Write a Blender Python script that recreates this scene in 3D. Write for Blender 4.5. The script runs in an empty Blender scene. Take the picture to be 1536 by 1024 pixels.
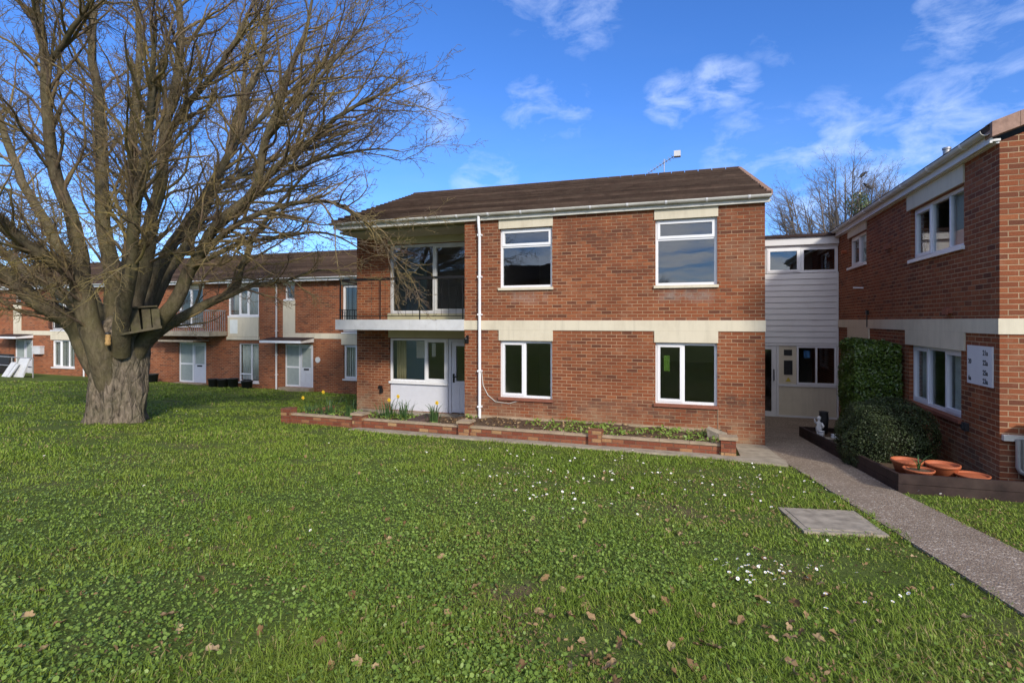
import bpy, math, random
import numpy as np
from mathutils import Vector, noise as mnoise

random.seed(7)
RNG = np.random.default_rng(11)
S = bpy.context.scene
COL = S.collection
R = math.radians

# ------------------------------------------------------------------ pixel-to-place helper (survey of the photograph)
FPX, HX, HY, CZ = 812.0, 768.0, 481.0, 2.55
YAW = math.atan2(0.324, 0.946)
CW, SW = math.cos(YAW), math.sin(YAW)
def at_t(px, py, t):
    x = (px-HX)/FPX
    return Vector(((x*CW-SW)*t, (x*SW+CW)*t, CZ+(HY-py)/FPX*t))
def at_y(px, py, Y):
    x = (px-HX)/FPX
    return at_t(px, py, Y/(x*SW+CW))

def sstep(a, b, x):
    t = np.clip((x-a)/(b-a), 0, 1)
    return t*t*(3-2*t)
def ground_z(x, y):
    x = np.asarray(x, float); y = np.asarray(y, float)
    b = 0.95-0.0792*np.clip(y, -3, 20.6)+0.012*np.clip(-x-14, 0, 40)
    w = sstep(-1.0, 0.6, x)
    b = b*(1-w)+np.maximum(b, -0.31)*w
    lawn = (1-sstep(0.6, 1.4, x))*(1-sstep(9.0, 10.0, y)) + sstep(-9.5, -11, x)
    b = b+np.clip(lawn, 0, 1)*(0.018*np.sin(x*1.3+1)*np.sin(y*1.1)+0.012*np.sin(x*2.9+y*2.1)+0.008*np.sin(x*5.1-y*4.3))
    return b
def gz(x, y): return float(ground_z(x, y))

# ------------------------------------------------------------------ materials
class G:
    def __init__(s, name):
        s.m = bpy.data.materials.new(name); s.m.use_nodes = True
        s.t = s.m.node_tree; s.t.nodes.clear()
        s.out = s.n('ShaderNodeOutputMaterial')
    def n(s, ty, **kw):
        n = s.t.nodes.new(ty)
        for k, v in kw.items():
            if k.startswith('i_'): n.inputs[k[2:].replace('_', ' ')].default_value = v
            else: setattr(n, k, v)
        return n
    def l(s, a, b): s.t.links.new(a, b)
    def set(s, sock, v):
        if hasattr(v, 'is_linked') or isinstance(v, bpy.types.NodeSocket): s.l(v, sock)
        else: sock.default_value = v
    def math(s, op, a, b=None, c=None, clamp=False):
        n = s.n('ShaderNodeMath', operation=op); n.use_clamp = clamp
        s.set(n.inputs[0], a)
        if b is not None: s.set(n.inputs[1], b)
        if c is not None: s.set(n.inputs[2], c)
        return n.outputs[0]
    def mix(s, f, a, b, mode='MIX'):
        n = s.n('ShaderNodeMix', data_type='RGBA', blend_type=mode)
        s.set(n.inputs[0], f); s.set(n.inputs[6], a if not isinstance(a, tuple) else a+(1,) if len(a) == 3 else a)
        s.set(n.inputs[7], b if not isinstance(b, tuple) else b+(1,) if len(b) == 3 else b)
        return n.outputs[2]
    def ramp(s, f, stops, interp='LINEAR'):
        n = s.n('ShaderNodeValToRGB'); cr = n.color_ramp; cr.interpolation = interp
        while len(cr.elements) < len(stops): cr.elements.new(0.5)
        for e, (p, c) in zip(cr.elements, stops):
            e.position = p; e.color = tuple(c)+(1,) if len(c) == 3 else c
        s.set(n.inputs[0], f); return n.outputs[0]
    def noise(s, vec, scale, detail=4, rough=0.55, out=0, dist=0):
        n = s.n('ShaderNodeTexNoise'); n.inputs['Scale'].default_value = scale
        n.inputs['Detail'].default_value = detail; n.inputs['Roughness'].default_value = rough
        n.inputs['Distortion'].default_value = dist
        if vec is not None: s.l(vec, n.inputs['Vector'])
        return n.outputs[out]
    def obj(s): return s.n('ShaderNodeTexCoord').outputs['Object']
    def geo(s): return s.n('ShaderNodeNewGeometry').outputs['Position']
    def uv(s): return s.n('ShaderNodeUVMap', uv_map='UVMap').outputs[0]
    def bsdf(s, col, rough=0.6, spec=0.3, bump=None, bstr=0.3, bdist=0.01, metal=0.0, coat=0.0):
        p = s.n('ShaderNodeBsdfPrincipled')
        s.set(p.inputs['Base Color'], col if not isinstance(col, tuple) else col+(1,) if len(col) == 3 else col)
        s.set(p.inputs['Roughness'], rough)
        p.inputs['Specular IOR Level'].default_value = spec
        p.inputs['Metallic'].default_value = metal
        if bump is not None:
            b = s.n('ShaderNodeBump'); b.inputs['Strength'].default_value = bstr; b.inputs['Distance'].default_value = bdist
            s.l(bump, b.inputs['Height']); s.l(b.outputs[0], p.inputs['Normal'])
        s.l(p.outputs[0], s.out.inputs[0])
        return p

def m_plain(name, col, rough=0.5, spec=0.3, var=0.12, scale=6, bstr=0.05, metal=0.0, dirt=None):
    g = G(name); p = g.geo()
    n = g.noise(p, scale, 5); f = g.ramp(n, [(0.3, (0, 0, 0)), (0.7, (1, 1, 1))])
    c = g.mix(f, tuple(x*(1-var) for x in col), tuple(min(1, x*(1+var)) for x in col))
    if dirt:
        n2 = g.noise(p, 2.3, 6, 0.65)
        c = g.mix(g.math('MULTIPLY', g.ramp(n2, [(0.5, (0, 0, 0)), (0.75, (1, 1, 1))]), dirt[1]), c, dirt[0])
    g.bsdf(c, rough, spec, g.noise(p, scale*12, 3), bstr, 0.004, metal)
    return g.m

def m_brick(name, tones, mortar=(0.43, 0.295, 0.18), stain=0.35, bw=0.225, bh=0.075, moss=0.0, marks=()):
    g = G(name); uv = g.uv(); pos = g.geo()
    jn = g.n('ShaderNodeVectorMath', operation='MULTIPLY_ADD')
    g.l(g.noise(pos, 9, 2, out=1), jn.inputs[0]); jn.inputs[1].default_value = (0.006, 0.006, 0); g.l(uv, jn.inputs[2])
    sp = g.n('ShaderNodeSeparateXYZ'); g.l(jn.outputs[0], sp.inputs[0])
    u, v = sp.outputs[0], sp.outputs[1]
    vr = g.math('DIVIDE', v, bh); row = g.math('FLOOR', vr); fv = g.math('FRACT', vr)
    uo = g.math('ADD', g.math('DIVIDE', u, bw), g.math('MULTIPLY', row, 0.5))
    col = g.math('FLOOR', uo); fu = g.math('FRACT', uo)
    def edge(f, size, j):
        d = g.math('MULTIPLY', g.math('MINIMUM', f, g.math('SUBTRACT', 1.0, f)), size)
        n = g.n('ShaderNodeMapRange', interpolation_type='SMOOTHSTEP'); g.l(d, n.inputs[0])
        n.inputs[1].default_value = j*0.6; n.inputs[2].default_value = j*1.35
        return n.outputs[0]
    m = g.math('MINIMUM', edge(fu, bw, 0.0062), edge(fv, bh, 0.0062))      # 1 on brick, 0 on mortar
    cx = g.n('ShaderNodeCombineXYZ'); g.l(col, cx.inputs[0]); g.l(row, cx.inputs[1])
    wn = g.n('ShaderNodeTexWhiteNoise', noise_dimensions='2D'); g.l(cx.outputs[0], wn.inputs[0])
    r1 = wn.outputs[0]
    k = len(tones)
    bc = g.ramp(r1, [(i/(k-1), t) for i, t in enumerate(tones)])
    big = g.noise(pos, 0.7, 4, 0.6)
    bc = g.mix(g.math('MULTIPLY', g.ramp(big, [(0.35, (0, 0, 0)), (0.75, (1, 1, 1))]), stain), bc, tuple(t*0.62 for t in tones[0]))
    fine = g.noise(pos, 55, 4, 0.7)
    bc = g.mix(0.4, bc, g.ramp(fine, [(0.3, (0.25, 0.25, 0.25)), (0.7, (0.85, 0.85, 0.85))]), 'OVERLAY')
    med = g.noise(pos, 3.1, 5, 0.7)
    bc = g.mix(g.math('MULTIPLY', g.ramp(med, [(0.56, (0, 0, 0)), (0.72, (1, 1, 1))]), 0.22), bc, (0.42, 0.27, 0.18))
    mo = g.mix(g.ramp(g.noise(pos, 1.6, 4), [(0.35, (0, 0, 0)), (0.65, (1, 1, 1))]), mortar, tuple(x*0.6 for x in mortar))
    c = g.mix(m, mo, bc)
    if moss:
        sz = g.n('ShaderNodeSeparateXYZ'); g.l(pos, sz.inputs[0])
        hz = g.n('ShaderNodeMapRange'); g.l(sz.outputs[2], hz.inputs[0]); hz.inputs[1].default_value = 0.9; hz.inputs[2].default_value = 0.05
        mm = g.math('MULTIPLY', g.math('MULTIPLY', hz.outputs[0], g.ramp(g.noise(pos, 2.1, 5, 0.7), [(0.4, (0, 0, 0)), (0.65, (1, 1, 1))])), moss)
        c = g.mix(mm, c, (0.36, 0.27, 0.17))
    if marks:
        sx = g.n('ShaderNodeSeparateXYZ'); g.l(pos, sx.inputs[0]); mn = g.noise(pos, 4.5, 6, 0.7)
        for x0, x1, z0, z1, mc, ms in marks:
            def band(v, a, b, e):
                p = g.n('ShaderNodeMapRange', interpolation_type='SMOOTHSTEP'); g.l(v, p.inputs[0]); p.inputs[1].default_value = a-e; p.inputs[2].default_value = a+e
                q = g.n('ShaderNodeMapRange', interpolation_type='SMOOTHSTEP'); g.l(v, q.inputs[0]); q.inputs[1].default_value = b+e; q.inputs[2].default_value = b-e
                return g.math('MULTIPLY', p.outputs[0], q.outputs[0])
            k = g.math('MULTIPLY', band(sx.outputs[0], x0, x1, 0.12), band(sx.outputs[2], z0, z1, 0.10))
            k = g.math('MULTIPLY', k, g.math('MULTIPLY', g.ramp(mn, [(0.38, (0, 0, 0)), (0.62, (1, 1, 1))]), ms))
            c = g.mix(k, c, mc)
    h = g.math('ADD', m, g.math('MULTIPLY', fine, 0.3))
    g.bsdf(c, 0.85, 0.2, h, 0.7, 0.006)
    return g.m

def m_tile(name, tones):
    g = G(name); uv = g.uv(); pos = g.geo()
    sp = g.n('ShaderNodeSeparateXYZ'); g.l(uv, sp.inputs[0])
    row = g.math('FLOOR', g.math('ADD', sp.outputs[1], 0.01))
    uo = g.math('ADD', g.math('DIVIDE', sp.outputs[0], 0.30), g.math('MULTIPLY', row, 0.5))
    col = g.math('FLOOR', uo); fu = g.math('FRACT', uo)
    cx = g.n('ShaderNodeCombineXYZ'); g.l(col, cx.inputs[0]); g.l(row, cx.inputs[1])
    wn = g.n('ShaderNodeTexWhiteNoise', noise_dimensions='2D'); g.l(cx.outputs[0], wn.inputs[0])
    c = g.ramp(wn.outputs[0], [(i/(len(tones)-1), t) for i, t in enumerate(tones)])
    li = g.noise(pos, 2.2, 6, 0.75)
    c = g.mix(g.math('MULTIPLY', g.ramp(li, [(0.52, (0, 0, 0)), (0.7, (1, 1, 1))]), 0.5), c, (0.16, 0.13, 0.10))
    c = g.mix(g.ramp(g.noise(pos, 25, 4, 0.8), [(0.6, (0, 0, 0)), (0.72, (0.5, 0.5, 0.5))]), c, (0.22, 0.2, 0.16))
    fvv = g.math('FRACT', sp.outputs[1])
    c = g.mix(g.math('MULTIPLY', g.math('LESS_THAN', fvv, 0.30), g.math('MULTIPLY', g.ramp(g.noise(pos, 1.3, 5, 0.7), [(0.3, (0.25, 0.25, 0.25)), (0.62, (1, 1, 1))]), 0.62)), c, (0.20, 0.14, 0.105))
    rw = g.n('ShaderNodeTexWhiteNoise', noise_dimensions='1D'); g.l(row, rw.inputs[1])
    c = g.mix(g.math('MULTIPLY', rw.outputs[0], 0.65), c, (0.026, 0.016, 0.013))
    wave = g.math('SINE', g.math('MULTIPLY', fu, 12.566))
    j = g.math('LESS_THAN', fu, 0.03)
    h = g.math('SUBTRACT', g.math('MULTIPLY', wave, 0.12), g.math('MULTIPLY', j, 0.6))
    g.bsdf(c, 0.8, 0.2, h, 0.35, 0.012)
    return g.m

def m_glass(name, tint=0.86, ior=1.75):
    g = G(name)
    tr = g.n('ShaderNodeBsdfTransparent'); tr.inputs[0].default_value = (tint, tint*1.01, tint, 1)
    gl = g.n('ShaderNodeBsdfGlossy'); gl.inputs['Roughness'].default_value = 0.0; gl.inputs['Color'].default_value = (0.95, 0.97, 1, 1)
    b = g.n('ShaderNodeBump'); b.inputs['Strength'].default_value = 0.05; b.inputs['Distance'].default_value = 0.02
    g.l(g.noise(g.geo(), 1.7, 2), b.inputs['Height']); g.l(b.outputs[0], gl.inputs['Normal'])
    lw = g.n('ShaderNodeLayerWeight'); lw.inputs[0].default_value = 0.5; f0 = ((ior-1)/(ior+1))**2
    fr = g.math('ADD', g.math('MULTIPLY', g.math('POWER', lw.outputs['Facing'], 5.0), 1-f0), f0, clamp=True)
    mx = g.n('ShaderNodeMixShader'); g.l(fr, mx.inputs[0]); g.l(tr.outputs[0], mx.inputs[1]); g.l(gl.outputs[0], mx.inputs[2])
    g.l(mx.outputs[0], g.out.inputs[0])
    return g.m

def m_leaf(name, stops, rough=0.5, spec=0.35, trans=0.25, patch=None):
    g = G(name)
    a = g.n('ShaderNodeAttribute', attribute_name='var').outputs['Fac']
    c = g.ramp(a, stops)
    if patch:
        n = g.noise(g.geo(), patch[1], 5, 0.65)
        c = g.mix(g.math('MULTIPLY', g.ramp(n, [(0.42, (0, 0, 0)), (0.68, (1, 1, 1))]), patch[2]), c, patch[0])
    p = g.bsdf(c, rough, spec)
    t = g.n('ShaderNodeBsdfTranslucent'); g.l(c, t.inputs[0])
    mx = g.n('ShaderNodeMixShader'); mx.inputs[0].default_value = trans
    g.l(p.outputs[0], mx.inputs[1]); g.l(t.outputs[0], mx.inputs[2]); g.l(mx.outputs[0], g.out.inputs[0])
    return g.m

def m_bark(name, dark, light, green, twig=False, bump=0.9, crack=4.0):
    g = G(name); p = g.geo()
    mp = g.n('ShaderNodeMapping'); g.l(p, mp.inputs[0]); mp.inputs['Scale'].default_value = (1, 1, 0.35)
    n = g.noise(mp.outputs[0], 13, 7, 0.7, dist=0.6)
    c = g.ramp(n, [(0.32, dark), (0.5, tuple((a+b)/2 for a, b in zip(dark, light))), (0.68, light)])
    n2 = g.noise(p, 1.4, 5, 0.7)
    c = g.mix(g.math('MULTIPLY', g.ramp(n2, [(0.42, (0, 0, 0)), (0.62, (1, 1, 1))]), 0.55), c, green)
    v = g.n('ShaderNodeTexVoronoi', feature='DISTANCE_TO_EDGE'); v.inputs['Scale'].default_value = 9; g.l(mp.outputs[0], v.inputs['Vector'])
    h = g.math('ADD', n, g.math('MULTIPLY', g.math('MINIMUM', v.outputs[0], 0.12), crack))
    n3 = g.noise(p, 30, 3, 0.7)
    c = g.mix(g.math('MULTIPLY', g.ramp(n3, [(0.62, (0, 0, 0)), (0.72, (1, 1, 1))]), 0.4), c, (0.36, 0.36, 0.29))
    if twig:
        g.bsdf(c, 0.8, 0.2)
    else:
        g.bsdf(c, 0.9, 0.15, h, bump, 0.03)
    return g.m

M = {}
BR = [(0.120, 0.044, 0.026), (0.220, 0.068, 0.031), (0.262, 0.082, 0.035), (0.234, 0.070, 0.030), (0.310, 0.106, 0.045), (0.170, 0.055, 0.028)]
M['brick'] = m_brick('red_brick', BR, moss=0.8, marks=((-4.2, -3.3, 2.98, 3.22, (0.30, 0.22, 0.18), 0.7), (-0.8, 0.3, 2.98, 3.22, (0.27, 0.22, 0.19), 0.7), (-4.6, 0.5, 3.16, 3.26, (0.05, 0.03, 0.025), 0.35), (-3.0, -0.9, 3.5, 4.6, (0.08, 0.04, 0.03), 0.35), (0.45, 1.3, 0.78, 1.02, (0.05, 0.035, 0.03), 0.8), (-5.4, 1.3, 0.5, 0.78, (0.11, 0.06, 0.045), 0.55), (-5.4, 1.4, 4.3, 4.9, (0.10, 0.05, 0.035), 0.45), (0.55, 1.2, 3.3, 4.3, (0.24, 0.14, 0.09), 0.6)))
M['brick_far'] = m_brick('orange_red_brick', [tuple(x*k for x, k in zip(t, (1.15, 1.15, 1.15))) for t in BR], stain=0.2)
M['brick_bed'] = m_brick('bed_wall_brick', [(0.15, 0.05, 0.03), (0.21, 0.062, 0.033), (0.25, 0.08, 0.04), (0.20, 0.060, 0.034), (0.27, 0.10, 0.05), (0.42, 0.26, 0.12)], mortar=(0.20, 0.12, 0.08))
def m_cream():
    g = G('cream_masonry_paint'); p = g.geo(); mp = g.n('ShaderNodeMapping'); g.l(p, mp.inputs[0]); mp.inputs['Scale'].default_value = (7, 7, 0.7)
    st = g.ramp(g.noise(mp.outputs[0], 1.0, 5, 0.7), [(0.48, (0, 0, 0)), (0.72, (1, 1, 1))]); bl = g.ramp(g.noise(p, 1.9, 6, 0.65), [(0.48, (0, 0, 0)), (0.74, (1, 1, 1))])
    c = g.mix(g.math('MULTIPLY', st, 0.32), (0.66, 0.60, 0.465), (0.40, 0.36, 0.27)); c = g.mix(g.math('MULTIPLY', bl, 0.4), c, (0.47, 0.41, 0.30))
    g.bsdf(c, 0.8, 0.15, g.noise(p, 40, 3), 0.12, 0.004); return g.m
M['cream'] = m_cream()
M['white'] = m_plain('white_upvc', (0.80, 0.81, 0.83), 0.35, 0.4, 0.03, 3, 0.0)
M['gutter'] = m_plain('weathered_white_plastic', (0.60, 0.59, 0.54), 0.5, 0.3, 0.12, 4, 0.02, dirt=((0.33, 0.31, 0.25), 0.6))
M['clad'] = m_plain('white_cladding', (0.72, 0.72, 0.72), 0.45, 0.3, 0.04, 2, 0.02, dirt=((0.5, 0.5, 0.5), 0.25))
M['greywhite'] = m_plain('grey_white_board', (0.60, 0.61, 0.62), 0.6, 0.3, 0.08, 3, 0.05, dirt=((0.36, 0.36, 0.35), 0.5))
M['soffit'] = m_plain('olive_cream_soffit', (0.50, 0.46, 0.30), 0.75, 0.2, 0.08, 3, 0.02)
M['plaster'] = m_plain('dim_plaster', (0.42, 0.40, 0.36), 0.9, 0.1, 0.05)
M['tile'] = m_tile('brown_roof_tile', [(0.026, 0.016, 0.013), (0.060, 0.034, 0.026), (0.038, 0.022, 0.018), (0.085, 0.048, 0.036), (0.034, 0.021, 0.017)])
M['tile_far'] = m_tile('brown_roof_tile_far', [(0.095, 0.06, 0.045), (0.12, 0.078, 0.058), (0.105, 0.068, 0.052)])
M['mortar'] = m_plain('verge_mortar', (0.32, 0.205, 0.16), 0.9, 0.1, 0.25, 12)
M['glass'] = m_glass('window_glass')
M['frost'] = m_plain('frosted_glass', (0.34, 0.39, 0.38), 0.22, 0.5, 0.08)
M['black'] = m_plain('black_painted_metal', (0.012, 0.012, 0.013), 0.45, 0.4, 0.1)
M['dark'] = m_plain('dark_grey_plastic', (0.03, 0.031, 0.034), 0.5, 0.4, 0.15)
M['felt'] = m_plain('dark_roof_felt', (0.045, 0.03, 0.028), 0.85, 0.2, 0.2)
M['metal'] = m_plain('galvanised_metal', (0.38, 0.38, 0.38), 0.45, 0.5, 0.12, 8, 0.02, metal=0.5)
M['sill'] = m_plain('red_brown_sill', (0.25, 0.095, 0.06), 0.7, 0.25, 0.15)
M['concrete'] = m_plain('weathered_concrete', (0.36, 0.31, 0.235), 0.9, 0.15, 0.25, 5, 0.3, dirt=((0.20, 0.18, 0.13), 0.6))
M['slabtop'] = m_plain('grey_slab_concrete', (0.33, 0.285, 0.22), 0.9, 0.15, 0.3, 9, 0.35, dirt=((0.13, 0.12, 0.095), 0.85))
M['cope'] = m_plain('coping_stone', (0.38, 0.29, 0.20), 0.9, 0.15, 0.22, 5, 0.3, dirt=((0.2, 0.2, 0.11), 0.5))
M['timber'] = m_plain('dark_stained_timber', (0.034, 0.020, 0.017), 0.7, 0.25, 0.35, 5, 0.25, dirt=((0.10, 0.07, 0.055), 0.4))
M['oldwood'] = m_plain('mossy_old_boards', (0.10, 0.085, 0.055), 0.9, 0.1, 0.35, 7, 0.4, dirt=((0.12, 0.12, 0.03), 0.6))
M['terra'] = m_plain('terracotta_plastic', (0.40, 0.115, 0.048), 0.6, 0.3, 0.1, 4, 0.05)
M['soil'] = m_plain('bare_soil', (0.10, 0.068, 0.045), 0.95, 0.1, 0.45, 18, 0.6, dirt=((0.19, 0.135, 0.085), 0.6))
M['slate'] = m_plain('brown_slate', (0.10, 0.065, 0.055), 0.7, 0.3, 0.2, 7, 0.2)
M['curtain'] = m_plain('cream_curtain', (0.62, 0.56, 0.36), 0.9, 0.1, 0.06)
M['blind'] = m_plain('pale_blind', (0.74, 0.78, 0.76), 0.8, 0.1, 0.06)
M['lime'] = m_plain('lime_paper', (0.09, 0.19, 0.025), 0.7, 0.2, 0.04)
M['blue'] = m_plain('blue_sticker', (0.12, 0.34, 0.75), 0.6, 0.2, 0.04)
M['paper'] = m_plain('white_paper', (0.7, 0.7, 0.7), 0.8, 0.1, 0.04)
M['yellow'] = m_plain('warning_yellow', (0.55, 0.42, 0.06), 0.6, 0.2, 0.1)
M['navy'] = m_plain('sign_lettering', (0.01, 0.012, 0.02), 0.5, 0.3, 0.05)
M['signwhite'] = m_plain('sign_face', (0.66, 0.68, 0.72), 0.45, 0.35, 0.03)
M['door'] = m_plain('white_door', (0.62, 0.64, 0.70), 0.4, 0.35, 0.03)
M['green_fabric'] = m_plain('green_fabric', (0.02, 0.09, 0.07), 0.8, 0.2, 0.2)
M['feather'] = m_plain('black_feather', (0.008, 0.008, 0.01), 0.5, 0.3, 0.2)
M['nut'] = m_plain('tan_feeder', (0.42, 0.26, 0.10), 0.7, 0.3, 0.3, 30)
M['bark'] = m_bark('trunk_bark', (0.042, 0.033, 0.024), (0.30, 0.24, 0.175), (0.12, 0.11, 0.06), bump=1.0)
M['limb'] = m_bark('limb_bark', (0.046, 0.036, 0.023), (0.175, 0.140, 0.088), (0.118, 0.106, 0.046), bump=0.45, crack=0.0)
M['twig'] = m_bark('twig_bark', (0.080, 0.055, 0.038), (0.195, 0.140, 0.092), (0.32, 0.245, 0.075), True)
M['lichen'] = m_bark('lichened_twig', (0.11, 0.085, 0.048), (0.22, 0.175, 0.095), (0.32, 0.25, 0.06), True)
M['fartwig'] = m_bark('distant_twig', (0.12, 0.095, 0.085), (0.19, 0.16, 0.14), (0.15, 0.13, 0.1), True)
M['grass'] = m_leaf('grass_blades', [(0, (0.115, 0.185, 0.019)), (0.45, (0.200, 0.300, 0.031)), (0.85, (0.285, 0.375, 0.052)), (1, (0.42, 0.33, 0.15))], 0.5, 0.3, 0.3, ((0.25, 0.28, 0.05), 0.6, 0.5))
M['clover'] = m_leaf('ground_leaf', [(0, (0.120, 0.195, 0.030)), (0.6, (0.200, 0.300, 0.047)), (1, (0.28, 0.38, 0.080))], 0.42, 0.35, 0.22)
M['bush'] = m_leaf('clipped_leaf', [(0, (0.022, 0.034, 0.012)), (0.6, (0.042, 0.060, 0.020)), (1, (0.080, 0.104, 0.036))], 0.45, 0.3, 0.15)
M['hedge'] = m_leaf('laurel_leaf', [(0, (0.045, 0.080, 0.012)), (0.6, (0.088, 0.150, 0.022)), (1, (0.16, 0.23, 0.04))], 0.3, 0.5, 0.15)
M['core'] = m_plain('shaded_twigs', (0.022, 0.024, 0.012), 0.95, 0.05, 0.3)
M['daffleaf'] = m_leaf('strap_leaf', [(0, (0.035, 0.085, 0.025)), (1, (0.09, 0.16, 0.05))], 0.45, 0.35, 0.2)
M['daffflower'] = m_plain('daffodil_yellow', (0.72, 0.50, 0.04), 0.7, 0.2, 0.08)
M['deadleaf'] = m_leaf('dry_leaf', [(0, (0.16, 0.095, 0.045)), (0.5, (0.29, 0.185, 0.09)), (1, (0.44, 0.32, 0.18))], 0.8, 0.15, 0.1)
M['petal'] = m_plain('daisy_white', (0.85, 0.85, 0.85), 0.7, 0.2, 0.03)

def m_lawn():
    g = G('lawn_soil'); p = g.geo()
    n = g.noise(p, 1.1, 6, 0.65); n2 = g.noise(p, 40, 4, 0.7)
    c = g.ramp(n, [(0.3, (0.085, 0.125, 0.026)), (0.55, (0.115, 0.155, 0.035)), (0.72, (0.16, 0.125, 0.065))])
    c = g.mix(g.ramp(n2, [(0.4, (0, 0, 0)), (0.7, (0.8, 0.8, 0.8))]), c, (0.10, 0.125, 0.03))
    wn = g.noise(p, 0.8, 5, 0.7); c = g.mix(g.math('MULTIPLY', g.ramp(wn, [(0.60, (0, 0, 0)), (0.70, (1, 1, 1))]), 0.8), c, (0.17, 0.115, 0.07))
    g.bsdf(c, 0.95, 0.1, n2, 0.9, 0.03)
    return g.m
M['lawn'] = m_lawn()
def m_path():
    g = G('chipped_tarmac'); p = g.geo()
    v = g.n('ShaderNodeTexVoronoi'); v.inputs['Scale'].default_value = 62; g.l(p, v.inputs['Vector'])
    sp = g.n('ShaderNodeSeparateColor'); g.l(v.outputs['Color'], sp.inputs[0])
    c = g.ramp(sp.outputs[0], [(0, (0.22, 0.165, 0.118)), (0.55, (0.285, 0.222, 0.165)), (0.84, (0.335, 0.268, 0.203)), (0.94, (0.50, 0.43, 0.34)), (1, (0.64, 0.57, 0.46))])
    c = g.mix(g.math('MULTIPLY', g.ramp(g.noise(p, 1.5, 5, 0.6), [(0.35, (0, 0, 0)), (0.7, (1, 1, 1))]), 0.45), c, (0.16, 0.122, 0.085))
    h = g.math('ADD', g.math('SUBTRACT', 1.0, v.outputs['Distance']), g.noise(p, 18, 4))
    g.bsdf(c, 0.9, 0.2, h, 0.6, 0.012)
    return g.m
M['path'] = m_path()

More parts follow.
